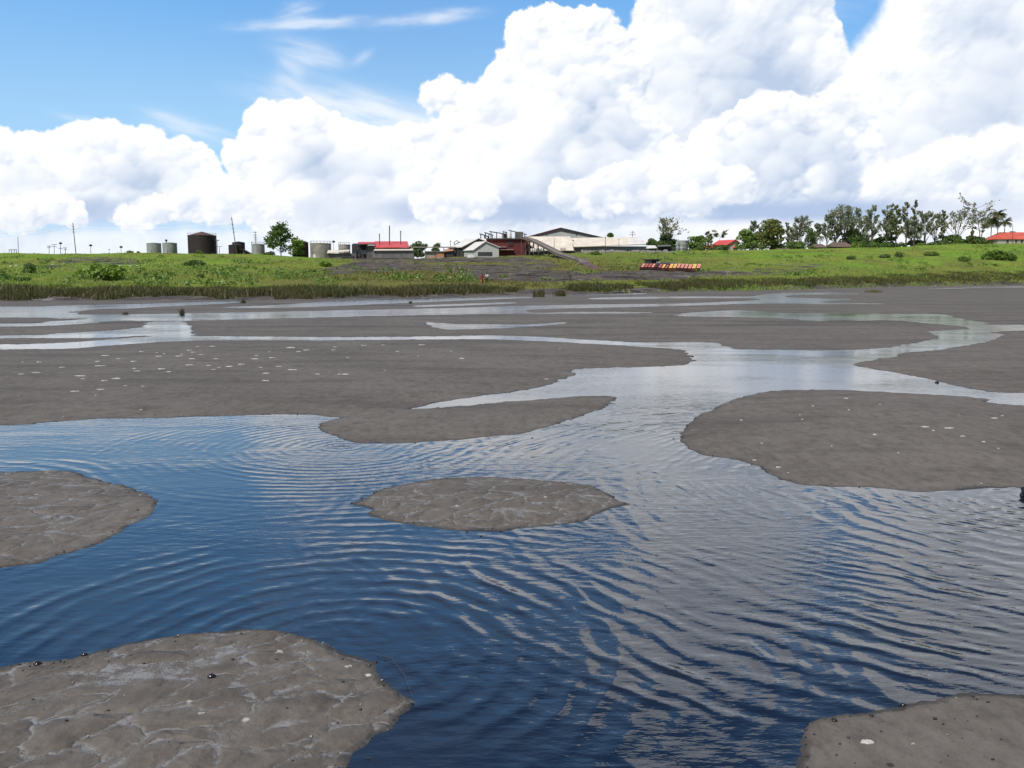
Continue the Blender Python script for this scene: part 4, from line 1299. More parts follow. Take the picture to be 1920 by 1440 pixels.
for x0, y0, x1, y1, Y in ((899, 437.6, 917, 443.4, 397), (908, 435.2, 925, 440.6, 399), (917, 433.4, 945, 437.8, 401), (943, 433.4, 955, 437.2, 396.5), (954, 431.2, 988, 439.2, 397.5)):
    p, q = at(x0, y0, Y), at(x1, y1, Y)
    cb = MB().slab([p, q, q + Vector((0, 5, .3)), p + Vector((0, 5, .3))], .35).build('canopy', M['dark_roof'], t)
    mb = MB()
    for f in (.12, .5, .88):
        m = p.lerp(q, f) + Vector((0, .4, -.3)); zb = at(x0, 447, Y).z
        mb.bar((m.x, m.y, zb), m, .16, n=5); mb.bar((m.x, m.y + 4, zb), m + Vector((0, 4, .2)), .16, n=5)
    mb.build('post', M['steel'], cb)
mb = MB(); mb.lathe(at(955, 441, 396), [(1.0, -1.3), (1.0, .8), (.5, 1.5)], 14); mb.build('hopper', M['white_paint'], t, True)
mb = MB()
for x in range(912, 1000, 8): mb.bar(at(x, 447.5, 395.2), at(x, 444.3, 395.2), .06, n=4)
mb.bar(at(912, 444.3, 395.2), at(984, 444.3, 395.2), .06, n=4); mb.build('railing', M['steel'], t)
# big gabled warehouse
t = thing('warehouse', 'large warehouse gable with maroon roof edge behind pale roofs', 'warehouse', at(1060, 470, 412))
Y = 412
A, L, R, = at(1051, 426.5, Y), at(985, 444.5, Y), at(1138, 446.5, Y)
z0 = at(1000, 475, Y).z
d = Vector((0, 30, 0))
prof = [Vector((L.x + 1, Y, z0)), Vector((R.x - 1, Y, z0)), R + Vector((-1, 0, -.6)), A - Vector((0, 0, .6)), L + Vector((1, 0, -.6))]
mb = MB(); mb.add(prof + [p + d for p in prof], [(0, 1, 2, 3, 4), (9, 8, 7, 6, 5), (0, 5, 6, 1), (1, 6, 7, 2), (4, 9, 5, 0), (2, 7, 8, 3), (3, 8, 9, 4)])
mb.build('wall', M['gable_grey'], t)
up = Vector((0, 0, .0)); o = Vector((0, -.3, 0))
MB().slab([L + o, A + o, A + d, L + d], .5).build('roof', M['maroon'], t)
MB().slab([A + o, R + o, R + d, A + d], .5).build('roof', M['dark_roof'], t)
mb = MB()
for P_, Q_ in ((L, A), (A, R)):
    q = [P_ + Vector((0, -.25, -.5)), Q_ + Vector((0, -.25, -.5)), Q_ + Vector((0, -.25, -1.5 if Q_ is A else -.75)), P_ + Vector((0, -.25, -1.5 if P_ is A else -.75))]
    mb.add(q + [p + Vector((0, .15, 0)) for p in q], [(0, 1, 2, 3), (7, 6, 5, 4), (0, 4, 5, 1), (1, 5, 6, 2), (2, 6, 7, 3), (3, 7, 4, 0)])
mb.build('fascia', M['dark_roof'], t)
for x in (1024.5, 1080):
    MB().box(at(x, 440, Y).x, at(x, 440, Y).x + .35, Y - .15, Y - .02, at(x, 441.5, Y).z, at(x, 437.5, Y).z).build('louvre', M['dark_wall'], t)
# long pale roofed sheds
t = thing('long_shed', 'long pale roofed shed, left part behind the conveyor', 'shed', at(1035, 471, 392))
MB().slab([at(1001, 469.5, 386), at(1076, 469.5, 386), at(1069, 443.2, 404), at(983, 443.6, 404)], .25).build('roof', M['tin'], t)
wall_box('wall', 1003, 1075, 470.4, 476, 387, 16, M['dark_wall'], t)
MB().slab([at(1051, 467.8, 386.2), at(1062, 468.8, 386.2), at(1060, 464.6, 389), at(1050, 464.8, 389)], .12).build('roof_patch', M['tin_tan'], t)
t = thing('long_shed', 'long pale roofed shed with blue grey wall, right part', 'shed', at(1142, 471, 392))
MB().slab([at(1076.5, 462.6, 388), at(1211.5, 458, 388), at(1200, 444.2, 404), at(1068, 446.2, 404)], .25).build('roof', M['tin'], t)
MB().slab([at(1178, 458.9, 387.8), at(1212, 457.6, 387.8), at(1201, 443.9, 404.2), at(1178, 444.4, 404.2)], .1).build('roof_patch', M['tin_white'], t)
wall_box('wall', 1088, 1211.5, 461.8, 470.5, 390, 12, M['blue_wall'], t)
wall_box('wall', 1074.5, 1087.8, 463, 472, 389, 12, M['mid_wall'], t)
MB().slab([at(1072, 449, 400.2), at(1075, 450, 399), at(1079.5, 456, 395), at(1075, 453.5, 397.2)], .05).build('roof_hole', M['tank_dark'], t)
MB().slab([at(1212, 465.5, 388), at(1232, 464.5, 388), at(1228, 460, 397), at(1212, 460, 397)], .2).build('porch_roof', M['tin_white'], t)
wall_box('porch_wall', 1213, 1231, 466, 471, 389, 6, M['dark_wall'], t)
mb = MB()
rr = random.Random(5)
for k_ in range(150):
    x = rr.uniform(1092, 1262); p = at(x, rr.uniform(469.5, 473.5), 380 + rr.uniform(-4, 4)); s_ = rr.uniform(.25, .8)
    mb.box(p.x - s_, p.x + s_ * rr.uniform(.4, 1), p.y, p.y + s_, p.z - .6, p.z + s_ * .5)
tag(mb.build('rubble', M['stone_pale'], None, origin=at(1175, 472, 380)), 'line of pale rubble heaped along the pale roofed shed', 'rubble', kind='stuff')
t = thing('dark_shed', 'dark open shed under the trees left of the upright tank', 'shed', at(1250, 471, 400))
MB().slab([at(1233, 462, 398), at(1258, 461, 398), at(1258, 459, 404), at(1233, 459.5, 404)], .2).build('roof', M['mid_wall'], t)
wall_box('wall', 1234, 1267, 463, 472, 401, 4, M['dark_wall'], t)
# houses among the trees
t = thing('red_roofed_house', 'small house with a bright red roof among the trees', 'house', at(1370, 470, 426))
Y = 426
A, L, R = at(1379, 450.5, Y), at(1368, 457.5, Y), at(1384, 454.5, Y)
z0 = at(1370, 470, Y).z - 1
d = Vector((-6, 9, 0))
prof = [Vector((L.x, Y, z0)), Vector((R.x, Y, z0)), R, A, L]
mb = MB(); mb.add(prof + [p + d for p in prof], [(0, 1, 2, 3, 4), (9, 8, 7, 6, 5), (0, 5, 6, 1), (1, 6, 7, 2), (4, 9, 5, 0), (2, 7, 8, 3), (3, 8, 9, 4)])
mb.build('wall', M['cream'], t)
MB().slab([L + Vector((-1.2, -.8, -.4)), A + Vector((0, -.8, .3)), A + d + Vector((0, 0, .3)), L + d + Vector((-1.2, 0, -.4))], .2).build('roof', M['red_roof'], t)
MB().slab([A + Vector((0, -.8, .31)), R + Vector((.8, -.8, .0)), R + d + Vector((.8, 0, 0)), A + d + Vector((0, 0, .31))], .2).build('roof', M['red_roof'], t)
MB().slab([at(1373, 465.2, 423), at(1382, 463, 423), at(1381, 460, 426), at(1374, 462, 426)], .2).build('awning', M['red_roof'], t)
MB().box(at(1376, 464, 425.8).x, at(1380, 464, 425.8).x, 425.85, 425.95, at(1376, 469, 426).z, at(1376, 465.4, 426).z).build('window', M['glass'], t)


def hip_house(name, label, x0, x1, yr, ye, yf, Y, depth, roof, wall, inset=.25, windows=()):
    a, b_ = at(x0, ye, Y), at(x1, ye, Y); zr = at(x0, yr, Y + depth / 2).z; zf = at(x0, yf, Y).z - 1
    t = thing(name, label, 'house', at((x0 + x1) / 2, yf, Y))
    w_ = b_.x - a.x
    mb = MB(); mb.box(a.x + .5, b_.x - .5, Y + .5, Y + depth - .5, zf, a.z + .05); mb.build('wall', M[wall], t)
    p = [(a.x, Y, a.z), (b_.x, Y, a.z), (b_.x, Y + depth, a.z), (a.x, Y + depth, a.z), (a.x + w_ * inset, Y + depth / 2, zr), (b_.x - w_ * inset, Y + depth / 2, zr)]
    p += [(x, y, z - .18) for x, y, z in p[:4]]
    mb = MB(); mb.add(p, [(0, 1, 5, 4), (1, 2, 5), (2, 3, 4, 5), (3, 0, 4), (6, 7, 1, 0), (7, 8, 2, 1), (8, 9, 3, 2), (9, 6, 0, 3), (9, 8, 7, 6)])
    mb.build('roof', M[roof], t)
    for wx, ww in windows:
        q = at(wx, (ye + yf) / 2, Y + .5)
        hw = ww * px_m(Y) / 2; hh = (at(x0, ye, Y).z - at(x0, yf, Y).z) * .28
        f = MB().box(q.x - hw, q.x + hw, Y + .40, Y + .47, q.z - hh, q.z + hh).build('window', M['glass'], t)
        MB().box(q.x - hw - .1, q.x + hw + .1, Y + .36, Y + .48, q.z - hh - .12, q.z - hh - .003).build('sill', M['cream'], f)
    return t


hip_house('hip_roofed_house', 'long house with an orange hip roof at the right edge', 1870, 1990, 435.5, 448, 457, 404, 14, 'orange_roof', 'cream', .16, ((1889, 4), (1905, 3), (1916, 4), (1940, 4), (1965, 4)))
hip_house('brown_roofed_house', 'low brown roofed house left of its larger neighbour', 1526, 1553, 457.5, 463.5, 469, 408, 9, 'brown_roof', 'dark_wall', .2, ((1540, 3),))
hip_house('brown_roofed_house', 'low brown roofed house partly hidden by a green bush', 1558, 1602, 454, 462.5, 469, 408, 10, 'brown_roof', 'dark_wall', .22, ((1572, 3), (1585, 3)))
hip_house('brown_roofed_house', 'sliver of rusty brown roof below the yellow green tree', 1457, 1478, 464, 467.5, 471, 406, 6, 'brown_roof', 'dark_wall', .1)

rr = random.Random(9)
for i in range(6):
    p = at(996.5 + i * 3.6, 468.5, 371); sk = lump_at = MB(); k = rr.uniform(.28, .42)
    sk.lathe(p - Vector((0, 0, .5)), [(k * .7, -.3), (k, .1), (k * 1.1, .6), (k * .7, 1.0), (k * .25, 1.15)], 10)
    tag(sk.build('sack', M['white_paint'], None, True, origin=p), 'white sack in the short row under the conveyor', 'sack', 'white sacks lined up under the conveyor')

# ------------------------------------------------------------------ conveyor running down to the dirt
t = thing('conveyor', 'long sloping conveyor gallery running down from the red plant', 'conveyor', at(1040, 478, 330))
cp = [(979, 444.5, 394), (1000, 451, 378), (1030, 466, 340), (1050, 476.5, 315), (1080, 486.5, 276), (1094, 490.5, 255)]
pts = [at(*c_) for c_ in cp]


def ribbon(pts, wd, th, name, mat, root, zoff=0):
    mb = MB()
    for i in range(len(pts) - 1):
        p, q = pts[i] + Vector((0, 0, zoff)), pts[i + 1] + Vector((0, 0, zoff))
        d = (q - p); s_ = Vector((0, 0, 1)).cross(d); s_.z = 0; s_.normalize(); s_ *= wd / 2
        mb.slab([p - s_, q - s_, q + s_, p + s_], th)
    return mb.build(name, mat, root)


ribbon(pts, 2.5, .45, 'belt_deck', M['grey_wood'], t)
for sgn in (-1, 1):
    mb = MB()
    for i in range(len(pts) - 1):
        p, q = pts[i], pts[i + 1]
        d = (q - p); s_ = Vector((0, 0, 1)).cross(d); s_.z = 0; s_.normalize(); s_ *= 1.3 * sgn
        mb.slab([p + s_ * .93 + Vector((0, 0, .02)), q + s_ * .93 + Vector((0, 0, .02)), q + s_ + Vector((0, 0, .5)), p + s_ + Vector((0, 0, .5))], .08)
    mb.build('side_rail', M['grey_wood'], t)
for i in range(len(pts) - 1):
    for f in (.15, .5, .85):
        p = pts[i].lerp(pts[i + 1], f); g = float(land(p.x, p.y))
        if p.z - g > .5:
            mb = MB()
            for dx in (-1.0, 1.0): mb.bar((p.x + dx, p.y, g - .5), (p.x + dx, p.y, p.z - .4), .16, n=5)
            mb.bar((p.x - 1.3, p.y, g), (p.x + 1.3, p.y, p.z - .5), .09, n=4)
            mb.build('trestle', M['wood'], t)
low = [pts[-1] + Vector((0, -.3, -.05)), at(1105, 497, 228), at(1119, 505, 204)]
ribbon(low, 2.6, .35, 'lower_chute', M['rusty_roof'], t)
for x in (1089, 1103):
    p = onland(x, 493); tag(MB().bar(p - Vector((0, 0, .5)), p + Vector((0, 0, 1.6)), .10, n=6).build('stake', M['pale_wood'], None, origin=p), 'pale stake beside the conveyor, ' + ('left one' if x < 1095 else 'right one above the rusty chute'), 'stake')
p, q = onland(1080, 497), at(1092, 491.5, 250)
tag(MB().bar(p, q, .12, n=5).build('plank', M['pale_wood'], None, origin=p), 'pale plank propped against the lower conveyor', 'plank')
for lab, x, y, w_ in (('long pale plank lying on the grey dirt below the red plant', 960, 515, 12), ('pale plank lying in dry grass below the grey dirt', 951, 524, 13), ('pale slab of board on the dirt left of the wagon row', 1188, 503, 7), ('pale board on the dirt right of the wagon row', 1377, 504.5, 11), ('orange plank at the foot of the rusty chute', 1111, 506, 8)):
    p = onland(x, y); k = w_ * px_m(p.y) / 2
    tag(MB().box(p.x - k, p.x + k, p.y - .25, p.y + .25, p.z + .02, p.z + .16).build('plank', M['orange'] if 'orange' in lab else M['pale_wood'], None, origin=p), lab, 'plank')
b = onland(688, 487)
for lab, x, y, w_, h_, mt in (('pale white container beside the streaky beige tank', 590, 481, 6, 4, 'white_paint'), ('orange heap of debris left of the grey dirt mound', 810, 484, 12, 4, 'orange'), ('white tarpaulin heap left of the light grey gable shed', 883, 481, 12, 4.5, 'white_paint')):
    p = at(x, y, 386 if x != 590 else 394); k = px_m(p.y)
    rr = random.Random(x); mb = MB()
    for j in range(1 if x == 590 else 6):
        s_ = w_ * k * (.5 if x == 590 else .22); ox = 0 if x == 590 else rr.uniform(-.4, .4) * w_ * k
        hh = h_ * k * (1 if x == 590 else rr.uniform(.4, 1))
        mb.add([(p.x + ox - s_, p.y - s_ * .6, p.z - .5), (p.x + ox + s_, p.y - s_ * .6, p.z - .5), (p.x + ox + s_, p.y + s_ * .6, p.z - .5), (p.x + ox - s_, p.y + s_ * .6, p.z - .5),
                (p.x + ox - s_ * .7, p.y - s_ * .4, p.z + hh), (p.x + ox + s_ * .6, p.y - s_ * .4, p.z + hh * .9), (p.x + ox + s_ * .6, p.y + s_ * .4, p.z + hh * .9), (p.x + ox - s_ * .7, p.y + s_ * .4, p.z + hh)],
               [(0, 3, 2, 1), (4, 5, 6, 7), (0, 1, 5, 4), (1, 2, 6, 5), (2, 3, 7, 6), (3, 0, 4, 7)])
    tag(mb.build('container' if x == 590 else 'debris_heap', M[mt], None, origin=p), lab, 'container' if x == 590 else 'heap')

# ------------------------------------------------------------------ row of tipped wagons (sloping painted lids, dark fronts) and huts behind
WY = onland(1255, 509).y


def wagon(label, x0, x1, yb0, top, lid, body, group, first=None, h=1.75):
    """steel tub: dark front, lid sloping up and away, wheels below"""
    p = at((x0 + x1) / 2, yb0, WY); w_ = (x1 - x0) * px_m(WY); z = float(land(p.x, WY))
    t = thing('tipper_wagon', label, 'wagon', (p.x, WY, z), group)
    hw = w_ / 2 * .97; hf = h * .44; D = 2.3; ht = h; le = .85
    base = .16
    v = [(-hw, 0, base), (hw, 0, base), (hw, D, base), (-hw, D, base), (-hw, 0, hf), (hw, 0, hf), (hw + le * .5, D, ht - .25), (-hw + le * .5, D, ht - .25)]
    mb = MB(); mb.add(v, [(0, 3, 2, 1), (0, 1, 5, 4), (1, 2, 6, 5), (2, 3, 7, 6), (3, 0, 4, 7), (4, 5, 6, 7)])
    for s_ in (-1, 1):
        mb.box(s_ * hw * .95 - .04, s_ * hw * .95 + .04, -.07, -.003, base, hf)
    local(mb, 'body', M[body], t)
    g = .105
    q = [(-hw + g, -.05, hf + .015), (hw - g, -.05, hf + .015), (hw - g + le, D + .05, ht - .06), (-hw + g + le, D + .05, ht - .06)]
    lb = MB(); lb.add(q + [(x, y - .01, z_ + .06) for x, y, z_ in q], [(3, 2, 1, 0), (4, 5, 6, 7), (0, 1, 5, 4), (1, 2, 6, 5), (2, 3, 7, 6), (3, 0, 4, 7)])
    local(lb, 'lid', M[lid], t)
    for y in (.35, D - .35):
        wb = MB(); wb.bar((-hw * .8, y, .14), (hw * .8, y, .14), .15, n=12); local(wb, 'wheels', M['dark_roof'], t)
    return t


xs = [1200.5, 1207, 1213.5, 1220, 1226.5, 1233, 1239.5, 1246, 1251.5]
lids = ['tub_pink', 'tub_red', 'tub_red', 'tub_pink', 'tub_body_red', 'tub_red', 'tub_yellow', 'tub_red']
labs = ['pink lidded wagon at the left end of the wagon row', 'dull red lidded wagon next to the left end wagon', 'third wagon from the left end, dull red lid', 'pink lidded wagon left of the dark rusted wagon', 'dark rusted wagon with no bright lid, in the left half of the row',
        'dull red lidded wagon between the rusted one and a yellow lid', 'yellow lidded wagon, only one in the left half of the row', 'dull red lidded wagon just left of the gap in the row']
for i in range(8):
    wagon(labs[i], xs[i], xs[i + 1], 509.5 - .1 * i, 0, lids[i], 'tub_body_yellow' if i == 6 else 'tub_body_red', 'wagons parked in a row on the dirt', h=1.5)
xs = [1253, 1260.5, 1267.5, 1274.5, 1281.5, 1288.5, 1296, 1304.5, 1312.5]
lids = ['tub_yellow', 'tub_yellow', 'tub_pink', 'tub_pink', 'tub_pink', 'tub_pink', 'tub_yellow', 'tub_pink']
labs = ['yellow lidded wagon just right of the gap in the row', 'yellow lidded wagon, second right of the gap', 'pink lidded wagon right beside the yellow pair', 'second pink lidded wagon right of the yellow pair', 'third pink lidded wagon right of the yellow pair',
        'pink lidded wagon left of the last yellow lid', 'last yellow lidded wagon, near the right end of the row', 'pink lidded wagon at the right end of the wagon row']
for i in range(8):
    wagon(labs[i], xs[i], xs[i + 1], 508.5, 0, lids[i], 'tub_body_yellow' if lids[i] == 'tub_yellow' else 'tub_body_red', 'wagons parked in a row on the dirt', h=1.75)
Y = WY + 16
t = thing('flat_roofed_hut', 'small grey hut with a dark flat roof behind the wagons', 'hut', (at(1224, 500, Y).x, Y, float(land(at(1224, 500, Y).x, Y))))
wall_box('wall', 1211, 1222, 487.5, 500, Y, 2.5, M['blue_wall'], t)
wall_box('side_wall', 1222.1, 1236, 487.5, 500, Y + .2, 2.2, M['dark_wall'], t)
a, b_ = at(1206, 486.2, Y), at(1241, 486.2, Y)
MB().box(a.x, b_.x, Y - .8, Y + 3, a.z - .14, a.z + .05).build('roof', M['dark_roof'], t)
t = thing('low_hut', 'low black roofed shelter close behind the wagon row', 'hut', (at(1252, 500, Y).x, Y, float(land(at(1252, 500, Y).x, Y))))
a = [at(1231, 493.5, Y - 3), at(1272, 495, Y - 3), at(1266, 491.8, Y + 1), at(1236, 491.8, Y + 1)]
MB().slab(a, .15).build('roof', M['dark_roof'], t)
wall_box('wall', 1232, 1269, 495, 501, Y - 1.5, 2, M['dark_wall'], t)
wall_box('gable', 1231, 1238, 490.5, 496, Y - 2.6, .4, M['stone_pale'], t)

# ------------------------------------------------------------------ two people walking in the reeds
def person(label, px, pyf, hgt, shirt, trousers, face, seed):
    base = onland(px, pyf)
    s = hgt / 1.72
    t = thing('person', label, 'person', base)
    J = dict(pel=(0, 0, .94), wst=(0, 0, 1.08), chest=(0, -.01, 1.30), neck=(0, 0, 1.47), head=(0, -.03, 1.58), crown=(0, -.02, 1.69), nose=(0, -.115, 1.585),
             hl=(-.09, 0, .90), kl=(-.11, -.14, .50), al=(-.12, .02, .09), tl=(-.12, -.12, .04),
             hr=(.09, 0, .90), kr=(.11, .05, .49), ar=(.12, .24, .12), tr=(.12, .13, .04),
             sl=(-.18, 0, 1.40), el=(-.25, .07, 1.12), wl=(-.26, -.04, .88), fl=(-.25, -.08, .78),
             sr=(.18, 0, 1.40), er=(.25, -.06, 1.13), wr=(.24, -.20, .93), fr=(.23, -.26, .85))
    Rr = dict(pel=.135, wst=.12, chest=.14, neck=.058, head=.095, crown=.075, nose=.022, hl=.085, kl=.058, al=.04, tl=.04, hr=.085, kr=.058, ar=.04, tr=.04,
              sl=.062, el=.042, wl=.03, fl=.03, sr=.062, er=.042, wr=.03, fr=.03)
    E = [('pel', 'wst'), ('wst', 'chest'), ('chest', 'neck'), ('neck', 'head'), ('head', 'crown'), ('head', 'nose'), ('pel', 'hl'), ('hl', 'kl'), ('kl', 'al'), ('al', 'tl'), ('pel', 'hr'), ('hr', 'kr'), ('kr', 'ar'), ('ar', 'tr'),
         ('chest', 'sl'), ('sl', 'el'), ('el', 'wl'), ('wl', 'fl'), ('chest', 'sr'), ('sr', 'er'), ('er', 'wr'), ('wr', 'fr')]

    def skin(name, keys, grow, mat, fingers=False):
        ks = [k for k in J if k in keys]
        vs = [Vector(J[k]) * s for k in ks]; rs = [Rr[k] * s + grow for k in ks]
        es = [(ks.index(a), ks.index(b)) for a, b in E if a in keys and b in keys]
        if fingers:
            for w_, f_ in (('wl', 'fl'), ('wr', 'fr')):
                d = (Vector(J[f_]) - Vector(J[w_])).normalized()
                for i in range(5):
                    o = Vector((0, (i - 1.5) * .02, 0)) if i < 4 else Vector((.02 if f_ == 'fl' else -.02, -.035, .03))
                    vs.append((Vector(J[f_]) + o + d * (.075 - .012 * abs(i - 1.5))) * s); rs.append(.009 * s)
                    es.append((ks.index(f_), len(vs) - 1))
        me = bpy.data.meshes.new('sk'); me.from_pydata(vs, es, [])
        o = bpy.data.objects.new('sk', me); COL.objects.link(o)
        m = o.modifiers.new('s', 'SKIN')
        for i, r_ in enumerate(rs): me.skin_vertices[0].data[i].radius = (r_, r_ * (.8 if not fingers or i > 5 else .8))
        for i in range(len(vs)): me.skin_vertices[0].data[i].use_root = (i == 0)
        o.modifiers.new('u', 'SUBSURF').levels = 1
        dg = bpy.context.evaluated_depsgraph_get()
        out = bpy.data.meshes.new_from_object(o.evaluated_get(dg)); out.name = name
        bpy.data.objects.remove(o)
        out.materials.clear()
        out.polygons.foreach_set('use_smooth', [True] * len(out.polygons))
        return link(name, out, mat, t)
    skin('body', list(J), 0, M['skin'], True)
    skin('shirt', ['pel', 'wst', 'chest', 'sl', 'sr', 'el', 'er'], .018 * s, M[shirt])
    skin('trousers', ['pel', 'hl', 'hr', 'kl', 'kr', 'al', 'ar'], .016 * s, M[trousers])
    mb = MB(); mb.lathe(Vector((0, .012, 1.60)) * s, [(.075 * s, -.02), (.112 * s, .03), (.105 * s, .09), (.06 * s, .135), (.01, .145)], 14)
    local(mb, 'hair', M['hair'], t)
    t.rotation_euler.z = face
    return t


person('person in a red shirt walking through the reeds', 904, 533.5, 1.72, 'red_cloth', 'red_cloth', .5, 1)
person('person in a white shirt walking behind the one in red', 913, 532.5, 1.78, 'white_cloth', 'dark_cloth', -.4, 2)

# ------------------------------------------------------------------ small things on the mud
def zmud(X, Y):
    """height of the mud sheet at a point"""
    j = int(np.argmin(np.abs(MY[:, 0] - Y)))
    i = int(np.argmin(np.abs(MX[j] - X)))
    return float(MZ[j, i])


def lump_mesh(name, seed, sub=2, flat=.6, rough=.35):
    import bmesh
    bm = bmesh.new(); bmesh.ops.create_icosphere(bm, subdivisions=sub, radius=1)
    rs = random.Random(seed)
    o = [Vector((rs.uniform(-9, 9), rs.uniform(-9, 9), rs.uniform(-9, 9))) for _ in range(2)]
    from mathutils import noise
    for v in bm.verts:
        n = noise.noise(v.co * 1.3 + o[0]) * rough + noise.noise(v.co * 3.1 + o[1]) * rough * .4
        v.co = v.co * (1 + n); v.co.z *= flat
    me = bpy.data.meshes.new(name); bm.to_mesh(me); bm.free()
    me.polygons.foreach_set('use_smooth', [True] * len(me.polygons))
    return me


def flake_mesh(seed, n=11):
    rs = random.Random(seed)
    mb = MB(); ring = []
    for i in range(n):
        a = 6.283 * i / n; r_ = rs.uniform(.3, 1.0)
        ring.append((math.cos(a) * r_, math.sin(a) * r_ * .8))
    top = [(x * .93, y * .93, .012) for x, y in ring]; bot = [(x, y, -.012) for x, y in ring]
    mb.add(top + bot + [(0, 0, .017)], [(i, (i + 1) % n, 2 * n) for i in range(n)] + [(n + i, n + (i + 1) % n, (i + 1) % n, i) for i in range(n)])
    me = bpy.data.meshes.new('white_patch'); me.from_pydata(mb.v, [], mb.f)
    me.materials.append(M['flake'])
    return me


FL = [flake_mesh(i) for i in range(7)]
ON_BROAD = [(40,703,13),(67,700,24),(73,680,12),(42,680,7),(118,690,15),(183,679,13),(187,687,29),(150,706,26),(155,711,11),(195,714,15),(218,710,26),(143,731,24),(188,728,18),(180,738,5),(197,667,18),(222,674,11),(265,659,10),(294,662,8),(300,669,17),(308,664,7),(250,679,14),(252,692,10),(257,697,17),(302,693,16),(316,698,15),(357,685,21),(360,674,17),(355,657,13),(362,661,12),(377,666,12),(335,669,15),(340,665,9),(393,686,14),(405,674,12),(411,690,10),(430,688,16),(400,694,12),(452,684,15),(477,674,22),(482,668,10),(505,661,7),(510,672,15),(489,690,9),(523,688,16),(547,694,22),(498,700,20),(500,713,22),(545,652,22),(574,657,16),(560,660,12),(595,701,12),(625,657,10),(628,651,10),(637,701,9),(647,701,18),(682,647,13),(745,660,8),(718,646,10),(790,646,15),(865,671,15),(265,758,8),(268,723,9),(235,722,8),(398,649,13),(370,649,9),(1025,701,10),(1050,654,5),(785,667,5),(846,659,6),(652,671,8),(722,694,4)]
ON_RIGHT = [(1390,777,7),(1500,770,5),(1587,740,10),(1650,752,6),(1525,753,8),(1735,795,18),(1780,797,24),(1750,802,8),(1805,811,12),(1845,820,9),(1872,831,6),(1505,778,6),(1865,778,15),(1880,773,8),(1640,808,10),(1415,845,10),(1460,858,12),(1428,819,6),(1560,826,6),(1685,838,5),(1592,762,6)]


def flakes(spots, label, group, gain=1.0):
    for i, (x, y, w_) in enumerate(spots):
        q = lake(x, y, .15); r_ = w_ * q[1] / F / 2 * gain
        o = bpy.data.objects.new('white_patch', FL[i % 7]); COL.objects.link(o)
        o.location = (q[0], q[1], zmud(q[0], q[1]) + .004)
        o.scale = (r_, min(r_ * 1.3, q[1] * q[1] / 4323 * 1.15) * random.uniform(.6, 1.2), .6); o.rotation_euler.z = random.uniform(-.25, .25)
        tag(o, label, 'crust', group)


flakes(ON_BROAD, 'thin white patch on the broad brown mud bank', 'white patches on the broad mud bank')
flakes(ON_RIGHT, 'thin white patch on the large right mud island', 'white patches on the right mud island')
for i, (x, y, w_, lab) in enumerate([(1625, 1379, 34, 'white rimmed patch on the lower right mud island'), (1713, 1385, 12, 'small yellowish patch right of the white rimmed one'), (377, 1334, 17, 'whitish patch in the middle of the nearest mud island'), (523, 1212, 26, 'pale box shaped patch on the far side of the nearest island'), (655, 1236, 22, 'white patch at the far right tip of the nearest island'), (690, 1252, 16, 'small white patch beside the wet rim of the nearest island'), (105, 962, 9, 'pale patch on the streaked left mud island'), (1060, 957, 8, 'pale patch on the oval mud island')]):
    q = lake(x, y, .06); r_ = w_ * q[1] / F / 2
    o = bpy.data.objects.new('white_patch', FL[i % 7]); COL.objects.link(o)
    o.location = (q[0], q[1], zmud(q[0], q[1]) + .002); o.scale = (r_, r_ * 1.0, .25)
    o.material_slots[0].link = 'OBJECT'; o.material_slots[0].material = M['flake'] if i in (0, 5) else M['stone_pale']
    tag(o, lab, 'crust')
LUMPS = [(875, 992, 5, 'glossy tar lump in the water below the oval island'), (902, 1000, 6, 'glossy tar lump, lower one at the oval island'), (678, 929, 5, 'tar lump in the water at the left tip of the oval island'), (1694, 1314, 15, 'dark tar lump on the rim of the lower right island'), (1634, 1335, 10, 'small dark tar lump left of the larger one on the lower right island'), (1565, 1344, 13, 'flat tar lump at the left rim of the lower right island'),
         (158, 1221, 16, 'wet glossy lump at the far rim of the nearest island'), (70, 1239, 16, 'wet glossy lump at the left rim of the nearest island'), (330, 1187, 9, 'tiny wet lump at the far rim of the nearest island'), (772, 1312, 9, 'tar lump at the right tip of the nearest island'), (705, 1234, 8, 'tar lump by white patches on the nearest island'), (436, 1237, 9, 'dark lump lying on the nearest island, upper one'), (397, 1271, 17, 'dark flat lump in the middle of the nearest island'), (690, 1413, 7, 'small glossy lump at the lower right rim of the nearest island'),
         (1263, 819, 4, 'dark lump in the water left of the right island'), (998, 818, 4, 'small dark lump in the water below the tongue island'), (1299, 667, 4, 'dark lump off the tip of the broad bank'), (1757, 715, 8, 'dark lump on the rim of the right mud bank')]
LM = [lump_mesh('tar_lump', i) for i in range(5)]
for i, me in enumerate(LM): me.materials.append(M['tar'])
for i, (x, y, w_, lab) in enumerate(LUMPS):
    q = lake(x, y, .03); r_ = w_ * q[1] / F / 2
    o = bpy.data.objects.new('tar_lump', LM[i % 5]); COL.objects.link(o)
    o.location = (q[0], q[1], max(zmud(q[0], q[1]), 0) + r_ * .15); o.scale = (r_, r_ * .9, r_); o.rotation_euler.z = i * 1.1
    tag(o, lab, 'lump')
q = lake(1924, 930)
o = link('tar_rock', lump_mesh('tar_rock', 21, 3, 1.2, .7), M['tar'], None, (q[0], q[1], .04)); r_ = 10 * q[1] / F; o.scale = (r_, r_, r_)
tag(o, 'black jagged rock standing in the water at the right edge', 'rock')
pp = [lake(705, 1228), lake(735, 1240), lake(758, 1268), lake(772, 1310)]
tag(MB().path([Vector((p[0], p[1], .012 + .01 * (i % 2))) for i, p in enumerate(pp)], [.0008, .0011, .001, .0006], 5).build('twig', M['bark'], None, origin=(pp[0][0], pp[0][1], .01)), 'thin bent twig lying in the water off the nearest island', 'twig')
